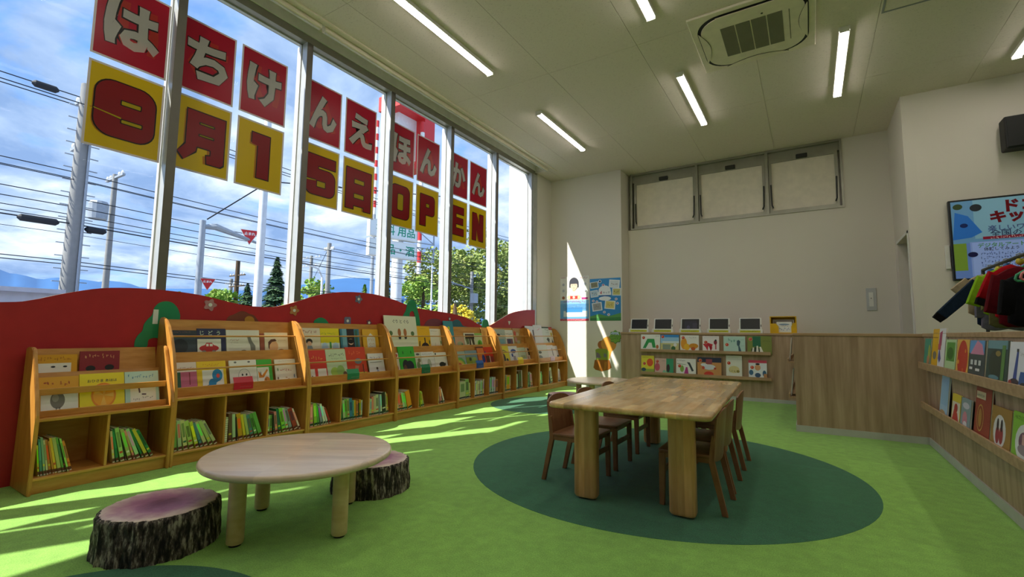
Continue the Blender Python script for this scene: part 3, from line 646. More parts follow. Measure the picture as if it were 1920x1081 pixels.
sbook('picture book banded green and pink, bottom row far left of the first tall shelf', 'L', 1.95, 2.163, .855, 'e8d8cc', A_(('s', .3, .9, .82, .05, 'a83828'), ('r', 0, .02, .38, .70, '1f5c3a'), ('r', .38, .02, 1, .70, 'd06a8c'), ('r', .7, .3, .74, .68, '8a2030')), shift=0)
sbook('yellow picture book with a blue blob and red dot, first tall shelf', 'L', 2.166, 2.423, .856, 'f4cc10', A_(('s', .2, .8, .88, .06, 'd88010'), ('r', .17, .03, .9, .72, WH), ('c', .68, .54, .18, .2, '1f8ac4'), ('c', .5, .3, .13, .14, '1f8ac4'), ('c', .38, .14, .12, .12, '1f8ac4'), ('p', [(.3, .05), (.7, .35), (.6, .5), (.26, .12)], '1f8ac4'), ('c', .7, .52, .06, .07, 'e04838')), shift=.0)
sbook('white picture book with a drawn round face, behind the red card', 'L', 2.455, 2.722, .854, 'efece2', A_(('c', .22, .93, .05, .03, '6a6a6a'), ('c', .72, .93, .05, .03, '6a6a6a'), ('o', .52, .46, .22, .24, '9a9a94', .014), ('c', .45, .50, .03, .04, BK), ('c', .6, .50, .03, .04, BK), ('r', .38, .24, .7, .32, 'd02828')))
sbook('green and white picture book with an orange striped animal, first tall shelf', 'L', 2.725, 2.885, .852, '3fb02c', A_(('r', 0, .02, .78, .72, 'f0eee4'), ('p', [(.06, .6), (.3, .44), (.66, .66), (.7, .6), (.4, .36), (.1, .36)], 'e08a18'), ('c', .6, .22, .2, .16, 'd88014'), ('r', .2, .42, .24, .56, BK), ('r', .5, .1, .54, .32, BK)))
sbook('white picture book with a floral border, bottom row right of the first tall shelf', 'L', 2.918, 3.155, .845, 'efece0', A_(('s', .2, .8, .60, .09, 'c06a70'), ('c', .12, .62, .03, .06, '7a9a6a'), ('c', .1, .3, .04, .05, '8a6a5a'), ('c', .88, .35, .03, .07, '7a8aa0'), ('s', .4, .75, .24, .14, 'a05a30'), ('s', .15, .85, .93, .03, '8a8a7a')))
# second tall shelf
sbook('cream picture book with a dark-haired child, top row far left of the second tall shelf', 'U', 3.235, 3.535, 1.185, 'e9dcc6', A_(('s', .12, .9, .85, .1, 'a03c30'), ('c', .5, .45, .14, .12, '2c2420'), ('c', .5, .36, .1, .1, 'e0b090'), ('p', [(.38, .04), (.42, .28), (.6, .28), (.68, .04)], '8a98a0')))
sbook('yellow picture book over pale blue with a green stem, second tall shelf', 'U', 3.537, 3.80, 1.185, 'ecd81a', A_(('s', .05, .8, .78, .07, '8aa030'), ('r', 0, 0, 1, .38, 'cfdad4'), ('c', .2, .2, .16, .2, 'b0c8e0'), ('c', .78, .2, .16, .2, 'b0c8e0'), ('r', .45, .02, .55, .42, '4a9a40')))
sbook('dark and teal striped picture book, second tall shelf', 'U', 3.82, 4.11, 1.181, '3f8098', A_(('r', .1, 0, .32, 1, '7ab0c4'), ('r', .34, .1, .72, 1, '2a1c24'), ('c', .52, .42, .14, .14, 'd8b090'), ('c', .52, .44, .16, .1, '181418'), ('r', .34, 0, .72, .2, '5a3050'), ('r', .76, .1, .9, .95, '3a6a5c')))
sbook('orange-yellow picture book with a white house-shaped label, second tall shelf', 'U', 4.165, 4.425, 1.181, 'eab234', A_(('p', [(.25, .1), (.25, .6), (.5, .82), (.78, .6), (.78, .1)], 'e8e4dc'), ('s', .34, .7, .5, .1, 'c89060'), ('s', .34, .7, .3, .1, 'c89060'), ('s', .34, .7, .16, .06, '8a7a6a')))
sbook('red picture book with two white squares, second tall shelf bottom left', 'L', 3.235, 3.548, .929, 'd83422', A_(('s', .1, .85, .76, .09, 'e8a040'), ('r', .12, .1, .48, .42, 'efe8dc'), ('r', .6, .1, .96, .42, 'efe8dc'), ('s', .2, .4, .22, .1, '5a4a3a')))
sbook('pale green picture book with leafy drawing, second tall shelf', 'L', 3.55, 3.83, .935, 'cddcb8', A_(('s', .15, .9, .82, .07, '3a4a3a'), ('s', .25, .85, .70, .03, '6a7a6a'), ('c', .35, .28, .2, .15, 'a8c850'), ('c', .65, .3, .2, .18, '9ac060'), ('c', .85, .2, .1, .08, '7a5a40'), ('r', .1, .04, .95, .08, '50603a')), shift=.002)
sbook('tall orange-red picture book with a grey hat shape, above the green card', 'L', 3.833, 4.135, .955, 'd2401e', A_(('s', .15, .85, .82, .1, 'e8703a'), ('c', .58, .55, .18, .09, '7a8088'), ('p', [(.35, .2), (.4, .42), (.6, .4), (.5, .2)], 'c8785a'), ('r', .5, .02, .95, .2, 'c8cc20'), ('r', .78, .1, .82, .45, '4a3020')), shift=.0)
sbook('white picture book with a violet title, bottom row right of the second tall shelf', 'L', 4.167, 4.425, .868, 'e4e2e2', A_(('s', .12, .85, .8, .1, '7a5aa8'), ('r', .1, .62, .85, .64, '6a6a68'), ('c', .5, .36, .07, .06, '5a4a3a'), ('c', .52, .2, .08, .12, 'a0a8c0')))
# third tall shelf
sbook('big cream picture book with two brown upright shapes under its title, third tall shelf', 'U', 4.545, 5.165, 1.375, 'e9e6cf', A_(('t', 'ぐり と ぐら', .5, .83, .5, '34302c'), ('c', .16, .48, .055, .07, '5f7a4c'), ('c', .84, .47, .055, .07, '5f7a4c'), ('c', .42, .50, .05, .12, 'b06a34'), ('c', .60, .50, .05, .12, 'b8743c'), ('c', .42, .36, .04, .06, '2f2f40'), ('c', .60, .36, .04, .06, '40343c')), shift=.016, t=.014)
sbook('yellow picture book with a dark long-necked shape, third tall shelf', 'U', 5.17, 5.455, 1.235, 'f0b81a', A_(('s', .3, .7, .9, .03, '8a6a20'), ('c', .55, .06, .3, .22, '2c2026'), ('r', .52, .2, .6, .5, '2c2026'), ('p', [(.08, .05), (.14, .35), (.2, .35), (.14, .05)], '4a3a20'), ('c', .9, .3, .05, .1, '5a6a30'), ('c', .55, .05, .1, .08, 'e8e4dc')), shift=.0)
sbook('white picture book with a thin grey title, top row of the third tall shelf', 'U', 5.458, 5.665, 1.204, 'e8e6da', A_(('s', .1, .85, .88, .05, '6a6a62'), ('r', .45, .1, .47, .3, '8a9a7a')))
sbook('narrow cream picture book with a green mark, right end of the third tall shelf', 'U', 5.668, 5.706, 1.20, 'e2dcbc', A_(('c', .5, .3, .3, .1, '4a7a3a')))
sbook('thin picture book with red top, bottom row far left of the third tall shelf', 'L', 4.545, 4.70, .863, 'd9cdb8', A_(('c', .6, .88, .3, .1, 'c04030'), ('c', .5, .3, .3, .2, 'b04a3a')))
sbook('bright green picture book with a dark crowd, third tall shelf', 'L', 4.706, 5.015, .945, '3cb034', A_(('c', .28, .78, .03, .06, '1c5a24'), ('c', .78, .78, .03, .06, '1c5a24'), ('c', .35, .3, .2, .22, '22222c'), ('c', .6, .28, .25, .2, '1c2430'), ('c', .3, .2, .1, .14, '6a4a3a'), ('r', .02, .02, .95, .08, '20402a')), shift=.002)
sbook('pale picture book with grey-green leaves, third tall shelf', 'L', 5.018, 5.14, .859, 'd4d6c0', A_(('c', .4, .35, .3, .2, '7a8a5a'), ('c', .6, .6, .25, .1, '8a7a5a'), ('c', .5, .9, .3, .05, '5a5a58')))
sbook('white picture book with a violet line title, above the second green card', 'L', 5.145, 5.42, .860, 'e6e4e0', A_(('s', .1, .9, .88, .07, '7a74a0'), ('c', .55, .35, .16, .3, 'b8bca8')))
sbook('white picture book with a dark boar shape, right of the third tall shelf', 'L', 5.425, 5.705, .845, 'e9e8dc', A_(('c', .12, .92, .05, .06, BK), ('c', .55, .34, .25, .14, '2c3430'), ('r', .36, .12, .4, .28, '2c3430'), ('r', .5, .12, .54, .28, '2c3430'), ('r', .66, .12, .7, .28, '2c3430'), ('p', [(.74, .38), (.84, .44), (.8, .24)], '2c3430')))
# fourth tall shelf
sbook('tall teal picture book with a yellow dot, left of the fourth tall shelf', 'U', 5.80, 6.035, 1.335, '3f94a0', A_(('c', .5, .72, .13, .08, 'c8d82c'), ('r', .06, .05, .94, .35, '5aa4b0')))
sbook('pinkish picture book behind the rail, fourth tall shelf', 'U', 6.04, 6.285, 1.09, 'd8ab8c', A_(('c', .5, .3, .3, .25, 'b0b08c'), ('c', .72, .25, .1, .15, '6a8a6a')))
sbook('dark brown and white picture book with zigzag legs, fourth tall shelf', 'U', 6.29, 6.585, 1.145, 'e4e0c8', A_(('r', .1, .6, .95, .92, '3c2c1c'), ('r', .45, .02, .58, .6, '2c1c14'), ('p', [(.08, .6), (.4, .6), (.4, .25), (.2, .2)], '6a7a4c'), ('p', [(.62, .6), (.9, .6), (.94, .05), (.8, .05)], '4a4a34')))
sbook('pale green picture book with a bright green animal, fourth tall shelf', 'U', 6.59, 6.80, 1.142, 'cfdcb4', A_(('r', 0, .85, 1, 1, '8ac060'), ('c', .6, .25, .32, .26, '58b830'), ('c', .55, .3, .1, .1, '2c7a20')))
sbook('tan picture book with brown stalks, right of the fourth tall shelf', 'U', 6.803, 6.985, 1.235, 'cba25a', A_(('p', [(.2, .05), (.26, .9), (.34, .9), (.32, .05)], 'a07a3a'), ('p', [(.5, .05), (.44, .8), (.52, .85), (.6, .05)], '9a6a2c'), ('p', [(.7, .05), (.8, .9), (.88, .85), (.8, .05)], 'e0c070'), ('c', .3, .4, .2, .2, 'b88a48')))
sbook('grey-green picture book with a rainbow arc, bottom row left of the fourth tall shelf', 'L', 5.83, 6.18, .845, '9ab0a4', A_(('c', .5, .3, .4, .35, '6ab04c'), ('c', .5, .24, .3, .26, 'c8b840'), ('c', .45, .18, .2, .18, 'b84a34')))
sbook('blue-grey picture book with green shapes, fourth tall shelf', 'L', 6.183, 6.50, .853, '7f98a0', A_(('r', .0, .05, .5, .62, '8a9a2c'), ('c', .7, .4, .2, .22, '9ab04c'), ('c', .35, .5, .1, .1, '2c3c2c')), shift=.002)
sbook('orange picture book with a dark frame, behind the blue card', 'L', 6.505, 6.715, .912, 'dd7a38', A_(('r', 0, .93, 1, 1, '5a2c1c'), ('r', 0, .1, .1, .93, '7a3c28'), ('c', .8, .4, .2, .2, '2a3c8c')))
sbook('red picture book with dark figures, fourth tall shelf bottom right', 'L', 6.72, 6.985, .900, 'cf3a22', A_(('c', .12, .74, .06, .05, '5a3c9a'), ('r', .1, .05, .5, .55, '5a3430'), ('r', .5, .05, .58, .55, 'e4d8cc'), ('r', .62, .05, .95, .5, '8a3c34')))
# fifth tall shelf
sbook('grey-green picture book with a black animal, top row left of the fifth tall shelf', 'U', 7.08, 7.565, 1.218, 'a9b5a8', A_(('c', .5, .66, .14, .08, BK), ('r', .3, .05, .36, .4, '4a5a4a'), ('r', .5, .05, .9, .42, '7aa8ac'), ('s', .66, .95, .7, .1, '7a8a80')))
sbook('white picture book with brush lettering, fifth tall shelf', 'U', 7.57, 7.85, 1.208, 'dcdccf', A_(('s', .08, .9, .74, .12, '5a5248'), ('r', .1, .05, .85, .45, '7a4a58'), ('c', .4, .3, .2, .15, '3c3c5a')))
sbook('tan picture book with an orange-red circle, fifth tall shelf', 'U', 7.855, 8.12, 1.245, 'b88c4c', A_(('c', .25, .7, .14, .14, 'd84a1c'), ('c', .3, .35, .12, .15, 'd09090'), ('c', .6, .65, .2, .12, 'c8b088'), ('r', .4, .08, .8, .3, 'b8b490')))
sbook('yellow picture book with a black swirl, bottom left of the fifth tall shelf', 'L', 7.10, 7.515, .912, 'dfd020', A_(('p', [(.1, .7), (.6, .8), (.9, .65), (.5, .72)], '8a8a20'), ('c', .5, .35, .14, .25, '2c2c24'), ('c', .75, .2, .1, .14, '3a3a3a')))
sbook('white picture book with a blue mop-haired head, fifth tall shelf', 'L', 7.52, 7.83, .900, 'dde2e4', A_(('c', .5, .72, .3, .12, '2a4c94'), ('c', .3, .5, .1, .1, '2a4c94'), ('p', [(.3, .05), (.38, .45), (.62, .45), (.72, .05)], '9a98a8')))
sbook('pale green picture book behind the yellow card', 'L', 7.835, 8.115, .868, 'c8d4bc', A_(('s', .2, .9, .84, .05, '7a9aa0'), ('r', .3, .3, .9, .5, 'a8b88c')))
sbook('cream and dark picture book, bottom right of the fifth tall shelf', 'L', 8.13, 8.265, .860, 'd8ccb4', A_(('r', .6, .5, 1, .95, '3a2c24'), ('c', .4, .25, .2, .2, 'b08a80')))
# last shelf
sbook('white picture book with a dark edge, top row far left of the last shelf', 'U', 8.36, 8.69, 1.30, 'dcdfe6', A_(('r', .86, 0, 1, .8, '4a3a44'), ('s', .2, .7, .8, .03, '9a9aa8')))
sbook('pale lilac magazine with faint pink curve, tallest on the last shelf', 'U', 8.695, 9.06, 1.325, 'dfdde4', A_(('p', [(.3, .72), (.6, .8), (.85, .9), (.62, .76)], 'd8a0b0'), ('s', .2, .8, .9, .03, '8ab0b0')), shift=.002)
sbook('white picture book with dark green lettering, last shelf', 'U', 9.065, 9.38, 1.29, 'd4ddd8', A_(('r', 0, .93, 1, 1, '2f4c44'), ('s', .4, .95, .82, .09, '2c6a50'), ('s', .5, .95, .68, .05, '4a5a58'), ('p', [(.45, .3), (.7, .42), (.9, .3), (.8, .1)], '4a5250')))
sbook('white magazine with a red header, right end of the last shelf', 'U', 9.384, 9.54, 1.29, 'e4e4dc', A_(('r', 0, .84, 1, 1, 'c03030'), ('s', .15, .9, .91, .06, WH), ('c', .55, .6, .22, .1, 'c8b420'), ('p', [(.4, .05), (.5, .35), (.8, .1), (.7, .05)], '2c2c34')))
sbook('grey picture book with dark trees, bottom left of the last shelf', 'L', 8.375, 9.05, .905, 'd2d6d0', A_(('c', .5, .55, .1, .08, '3c4a44'), ('c', .45, .2, .15, .18, '6a7470'), ('r', .3, .5, .34, .9, '3c3c3c')))
sbook('pale grey picture book behind the lilac card', 'L', 9.055, 9.345, .892, 'dcdadc', A_(('r', .7, .3, .8, .8, '5a545c'), ('s', .1, .6, .9, .04, '8a8a90')))
sbook('white picture book with pencil circles, bottom right of the last shelf', 'L', 9.35, 9.54, .878, 'e0dcde', A_(('o', .6, .75, .2, .12, '5a4a54', .03), ('c', .7, .25, .2, .1, '3c6a6a')))

# cards hung over the ledges
def tcard(label, y0, y1, z0, z1, col, art=None, lean=0):
    t = empty('label_card', (-4.68, (y0+y1)/2, z0), label=label, cat='card', group='coloured cards hung over the shelf ledges')
    bm = B(); box(bm, -4.6745, -4.6735, y0, y1, z0, min(z1, .648)); prism(bm, [(-4.6745, .646), (-4.6735, .646), (-4.70, z1), (-4.701, z1)], y0, y1)
    me = finish('card', bm, 'print', t); ca = me.data.color_attributes.new('Col', 'FLOAT_COLOR', 'CORNER'); cc = (*lin(col), 1)
    ca.data.foreach_set('color', [v for _ in range(len(ca.data)) for v in cc])
    a = Art(); w, h = y1-y0, min(z1, .648)-z0; A_(('s', .35, .7, .7, .14, '28323a'), ('s', .3, .9, .35, .07, 'e8d0d0'))(a, w, h)
    a.put('card_print', (-4.6735, y0, z0), (0, 1, 0), (0, 0, 1), parent=t)
tcard('red square card on the ledge of the first tall shelf', 2.442, 2.628, .583, .70, 'c81e34')
tcard('green card on the ledge of the second tall shelf', 3.753, 3.928, .578, .70, '1f8a5a')
tcard('green card on the ledge of the third tall shelf', 5.024, 5.202, .568, .69, '1c7a50')
tcard('blue card on the ledge of the fourth tall shelf', 6.327, 6.525, .568, .69, '1c5cab')
tcard('yellow card on the ledge of the fifth tall shelf', 7.642, 7.834, .568, .69, 'e2d020')
tcard('pale lilac card on the ledge of the last shelf', 8.956, 9.152, .568, .66, 'd8bfd8')

# ================================================ SPINE-OUT BOOKS IN THE CUBBIES
CN = {'g': ('6fa84a', 'leaf green'), 'G': ('1f7a48', 'dark green'), 'l': ('a8c870', 'pale green'), 'm': ('b5d0a4', 'mint green'), 'y': ('d8cc3a', 'yellow'), 'o': ('d8863a', 'orange'), 'r': ('a8302c', 'red'), 'p': ('d88a80', 'pink'),
      'w': ('e4e2d0', 'white'), 'c': ('cfc79a', 'cream'), 't': ('4f8a8a', 'teal'), 'b': ('3a78a8', 'blue'), 'k': ('1e1c1c', 'black'), 'n': ('6a4a30', 'brown'), 'Y': ('e0a020', 'amber'), 's': ('8fa8a0', 'grey-green'), 'L': ('8cc63a', 'lime green')}
ORD = ['first', 'second', 'third', 'fourth', 'fifth', 'sixth', 'seventh', 'eighth', 'ninth', 'tenth', 'eleventh', 'twelfth', 'thirteenth', 'fourteenth', 'fifteenth']
UN = {1: 'the low shelf at left', 2: 'the first tall shelf', 3: 'the second tall shelf', 4: 'the third tall shelf', 5: 'the fourth tall shelf', 6: 'the fifth tall shelf', 7: 'the last shelf'}
BN = ['left', 'middle', 'right']
CW = {(1, 0): .21, (1, 1): .31, (2, 0): .37, (2, 1): .37, (2, 2): .385, (3, 0): .33, (3, 1): .32, (3, 2): .355, (4, 0): .37, (4, 1): .16, (4, 2): .28, (5, 0): .38, (5, 1): .39, (5, 2): .37, (6, 0): .38, (6, 1): .34, (6, 2): .34, (7, 0): .26, (7, 1): .30, (7, 2): .27}
def cubby(u, bay, off, a0, a1, spec, dark='5a1418'):
    n = len(spec); an = [math.radians(a0+(a1-a0)*i/max(1, n-1)) for i in range(n)]
    lean = spec[0][2]/100*math.sin(an[0])+sum(max(0, min(spec[i][2], spec[i-1][2])/100*(math.sin(an[i])-math.sin(an[i-1])))*.96 for i in range(1, n))
    k_ = (CW[(u, bay)]-lean-off)/sum(s[1]/1000/math.cos(a) for s, a in zip(spec, an)); k_ = max(.6, min(k_, 2.6))
    spec = [(c, t*k_, h) for c, t, h in spec]
    nb = 2 if u == 1 else 3; y0 = unit_y(u)+ST+.001; y1 = unit_y(u)+(U1W if u == 1 else UW)-ST-.001
    w = (y1-y0)/nb; y = y0+w*bay+(.011 if bay else .002)+off; end = y0+w*(bay+1)-(.011 if bay < nb-1 else .002)
    n = len(spec); pa = math.radians(a0); ph = 0
    y += max(0, spec[0][2]/100*math.sin(pa))
    for i, (c, tmm, hcm) in enumerate(spec):
        t_, h = tmm/1000, hcm/100; a = math.radians(a0+(a1-a0)*i/max(1, n-1))
        if i: y += max(0, min(h, ph)*(math.sin(a)-math.sin(pa)))*.96
        if y+t_ > end-.002: break
        x0 = -4.632+R.uniform(-.006, .004)
        U = Vector((0, math.cos(a), math.sin(a))); V = Vector((0, -math.sin(a), math.cos(a))); O = Vector((x0, y, .1125))
        M = Matrix(((0, 0, 1, O.x), (U.y, V.y, 0, O.y), (U.z, V.z, 0, O.z), (0, 0, 0, 1)))
        bayn = BN[bay] if nb == 3 else ('left', 'right')[bay]
        colname = CN[c][1]
        r = empty('picture_book', (x0-.09, y+t_/2, .1125), label='%s book, %s from left, %s bay of %s' % (colname, ORD[i], bayn, UN[u]), cat='book', group='spine-out books in the low bays')
        base = lin(CN[c][0]); base = tuple(v*R.uniform(.8, 1.15) for v in base)
        bm = B(); box(bm, 0, t_, 0, h, -.002, 0, M); box(bm, 0, .0015, 0, h, -.185, -.002, M); box(bm, t_-.0015, t_, 0, h, -.185, -.002, M)
        o = finish('cover', bm, 'print', r); ca = o.data.color_attributes.new('Col', 'FLOAT_COLOR', 'CORNER'); ca.data.foreach_set('color', [v for _ in range(len(ca.data)) for v in (*base, 1)])
        bm = B(); box(bm, .0015, t_-.0015, .002, h-.003, -.182, -.002, M); finish('page_block', bm, 'page', r)
        a_ = Art(); q = R.random()
        if q < .75: a_.rect(t_*.18, h*.42, t_*.82, h*R.uniform(.8, .93), tuple(min(1, v*R.choice((.35, .5, 1.7))) for v in base))
        if R.random() < .5: a_.rect(t_*.1, h*.24, t_*.9, h*.30, R.choice(['e8e4d8', 'd8cc3a', '2a6a4a', 'c84a30']))
        a_.rect(0, .012, t_, .034, dark); a_.rect(t_*.08, .004, t_*.92, .012, 'd8d0c0')
        if c == 'c' and (u, bay, i) == (2, 1, 0):
            a_ = Art(); [a_.rect(0, .02+.02*k, t_, .03+.02*k, 'f0ead8' if k % 1 == 0 else '0') for k in range(int(h/.02)-1)]
        a_.put('spine_print', O, U, V, parent=r, step=.0002, lift=.0003)
        y += t_/math.cos(a)+.0008; pa, ph = a, h
DR, DG, DB = '5a1418', '143c30', '1c2230'
cubby(1, 0, .012, 6, 15, [('y', 9, 22), ('t', 14, 26), ('s', 12, 27), ('c', 10, 25), ('o', 14, 25), ('o', 9, 24), ('y', 14, 26), ('l', 20, 26), ('g', 12, 26), ('k', 6, 20), ('l', 11, 25), ('o', 14, 23)], DR)
cubby(1, 1, .01, 8, 27, [('c', 9, 25), ('G', 11, 26), ('l', 16, 27), ('k', 5, 20), ('l', 15, 26), ('p', 8, 25), ('m', 15, 26), ('G', 9, 26), ('y', 14, 26), ('G', 13, 25)], DR)
cubby(2, 0, .005, 4, 29, [('g', 10, 24), ('m', 13, 26), ('c', 14, 26), ('l', 16, 25), ('y', 12, 24), ('t', 10, 23), ('c', 13, 24), ('l', 12, 25), ('c', 12, 25)], DR)
cubby(2, 1, 0, 0, 20, [('c', 15, 23), ('n', 12, 26), ('m', 11, 25), ('k', 5, 22), ('Y', 16, 25), ('y', 9, 24), ('l', 10, 24), ('t', 12, 23), ('g', 11, 24), ('g', 14, 25)], DR)
cubby(2, 2, 0, 0, 24, [('l', 12, 19), ('g', 9, 19), ('k', 6, 20), ('p', 10, 22), ('G', 10, 25), ('L', 14, 25), ('m', 10, 25), ('s', 12, 24), ('r', 18, 24), ('w', 7, 24)], DR)
cubby(3, 0, 0, 0, 24, [('s', 10, 23), ('p', 14, 24), ('L', 14, 25), ('g', 8, 24), ('s', 10, 22), ('w', 9, 24), ('w', 8, 21), ('r', 8, 20)], DG)
cubby(3, 1, 0, 8, 1, [('G', 10, 20), ('m', 12, 24), ('g', 12, 25), ('l', 12, 25), ('b', 16, 25), ('t', 9, 22), ('Y', 11, 22), ('o', 11, 21), ('k', 8, 18), ('Y', 8, 22), ('c', 8, 21)], DG)
cubby(3, 2, 0, 1, 8, [('w', 14, 22), ('m', 7, 21), ('p', 12, 23), ('c', 12, 24), ('m', 18, 25), ('s', 10, 25), ('w', 7, 25), ('k', 22, 27), ('c', 7, 27), ('o', 8, 25)], DG)
cubby(4, 0, .005, 12, 17, [('w', 10, 20), ('p', 16, 24), ('o', 12, 23), ('m', 14, 24), ('l', 12, 23), ('Y', 30, 25)], DG)
cubby(4, 1, .004, 4, 14, [('g', 12, 21), ('y', 12, 22), ('l', 9, 21)], DG)
cubby(4, 2, .004, 4, 22, [('c', 10, 22), ('p', 16, 24), ('k', 5, 16), ('w', 9, 22)], DB)
cubby(5, 0, .004, 0, 5, [('w', 12, 23), ('p', 14, 14), ('c', 55, 27), ('l', 34, 30), ('c', 10, 24)], DB)
cubby(5, 1, 0, 0, 0, [('n', 14, 26), ('w', 12, 25), ('m', 14, 26), ('c', 12, 25), ('w', 10, 25), ('c', 12, 25), ('w', 10, 26), ('m', 12, 25), ('y', 7, 25), ('w', 9, 27)], DB)
cubby(5, 2, 0, 0, 1, [('n', 12, 26), ('s', 12, 28), ('m', 12, 28), ('s', 14, 29), ('w', 12, 28), ('s', 10, 27), ('w', 12, 28), ('k', 6, 16), ('o', 22, 24)], DB)
cubby(6, 0, .004, 3, 1, [('m', 12, 28), ('w', 14, 27), ('k', 8, 20), ('s', 10, 28), ('Y', 40, 28), ('c', 10, 28)], DG)
cubby(6, 1, .004, 4, 5, [('m', 14, 30), ('m', 20, 28), ('k', 8, 15), ('n', 40, 33), ('w', 10, 34)], DG)
cubby(6, 2, .004, 0, 12, [('G', 30, 24), ('s', 10, 28), ('k', 8, 26), ('w', 10, 29), ('p', 8, 24), ('w', 8, 27)], DG)
cubby(7, 0, .004, 2, 6, [('c', 16, 28), ('s', 14, 30), ('m', 12, 25), ('s', 14, 27), ('g', 10, 20)], DG)
cubby(7, 1, .004, 2, 16, [('o', 10, 22), ('w', 8, 30), ('k', 14, 26), ('c', 30, 32)], DG)
cubby(7, 2, .004, 3, 14, [('c', 16, 32), ('n', 8, 26), ('w', 12, 28), ('r', 6, 24), ('w', 8, 27)], DG)

# ================================================ TABLES, STOOLS, CHAIRS
def loft(bm, rings):
    """rings: lists of 3D points, same count"""
    vs = [[bm.verts.new(p) for p in r] for r in rings]; n = len(rings[0])
    for a, b_ in zip(vs, vs[1:]):
        for k in range(n): bm.faces.new([a[k], a[(k+1) % n], b_[(k+1) % n], b_[k]])
    bm.faces.new(vs[0][::-1]); bm.faces.new(vs[-1])
def round_edge(z0, z1, r, n=4):
    o = []
    for k in range(n+1): a = PI/2*k/n; o.append((r*(1-math.sin(a)), z0+r*(1-math.cos(a))))
    for k in range(n+1): a = PI/2*k/n; o.append((r*(1-math.cos(a)), z1-r*(1-math.sin(a))))
    return o
bt = empty('activity_table', (-1.085, 4.14, 0), math.radians(2.5), label='large rectangular honey-toned stave-wood table on four broad slab legs', cat='table')
bm = B(); loft(bm, [[(x, y, z) for x, y in rrect(0, 0, .53-i, 1.19-i, .06-min(i, .05)*.8)] for i, z in round_edge(.642, .68, .016)]); finish('tabletop', bm, 'stave_top', bt, True, 35)
for sx_ in (-.335, .315):
    for sy2 in (-.93, 1.0):
        bm = B(); cy2 = sy2
        loft(bm, [[(x, y, z) for x, y in rrect(sx_, cy2, .082-i, .052-i, .03)] for i, z in [(.008, .014), (0, .03), (0, .642)]])
        lg = finish('leg', bm, 'stave_leg', bt, True, 35)
        bm = B(); lathe(bm, [(0, 0), (.016, 0), (.018, .006), (.012, .016), (0, .016)], sx_-.01, cy2, 14); finish('foot_glide', bm, 'chrome', lg, True)
lt = empty('round_table', (-2.672, 1.825, 0), math.radians(32), label='low round pale wood table in the foreground by the stumps', cat='table', group='low round tables')
bm = B(); loft(bm, [[((.537-i)*math.cos(2*PI*k/96), (.537-i)*math.sin(2*PI*k/96), z) for k in range(96)] for i, z in round_edge(.382, .42, .017)]); finish('tabletop', bm, 'beech_top', lt, True, 40)
for k in range(4):
    a = math.radians(-32)+k*PI/2+.02; x, y = .375*math.cos(a), .375*math.sin(a)
    bm = B(); lathe(bm, [(0, .012), (.040, .012), (.044, .02), (.044, .382), (0, .382)], x, y, 32); lg = finish('leg', bm, 'pale_beech', lt, True, 50)
    bm = B(); lathe(bm, [(0, 0), (.03, 0), (.03, .012), (0, .012)], x, y, 20); finish('foot_pad', bm, 'black_rubber', lg, True)
l2 = copy_tree(lt); l2.location = (-2.86, 7.20, 0); l2.rotation_euler = (0, 0, math.radians(32)); l2['label'] = 'low round pale wood table at the back by the white pillar'
from mathutils import noise
def stump(x, y, rz, label, sd, rx=1.0):
    t = empty('stump_stool', (x, y, 0), rz, label=label, cat='stool', group='tree-stump stools')
    H, r0, n, m = .21, .262, 220, 16
    bm = B(); rings = []
    for j in range(m+1):
        z = H*j/m; rr = []
        for k in range(n):
            a = 2*PI*k/n
            q = noise.noise(Vector((math.cos(a)*9, math.sin(a)*9, z*4+sd)))*.012+abs(noise.noise(Vector((math.cos(a)*22+5, math.sin(a)*22, z*9+sd))))*.018+.01*noise.noise(Vector((math.cos(a)*2, math.sin(a)*2, sd)))
            r = (r0+.012*(1-j/m))+q-(.010 if j == m else 0)
            rr.append((r*math.cos(a)*rx, r*math.sin(a), z))
        rings.append(rr)
    loft(bm, rings); finish('bark', bm, 'bark', t, True, 60)
    bm = B(); loft(bm, [[(p[0]*s, p[1]*s, z) for p in rings[-1][::2]] for s, z in ((.99, H-.004), (.995, H), (.97, H+.004))]); finish('cut_face', bm, 'stump_top', t, True, 40)
    return t
stump(-3.02, 1.235, .3, 'tree-stump stool with pink heartwood, nearest the camera, left of the low table', 1.0)
stump(-2.80, 2.50, 1.9, 'tree-stump stool half hidden behind the low round table', 5.0)
stump(-3.30, 6.82, 3.0, 'tree-stump stool at the back beside the far round table', 9.0)

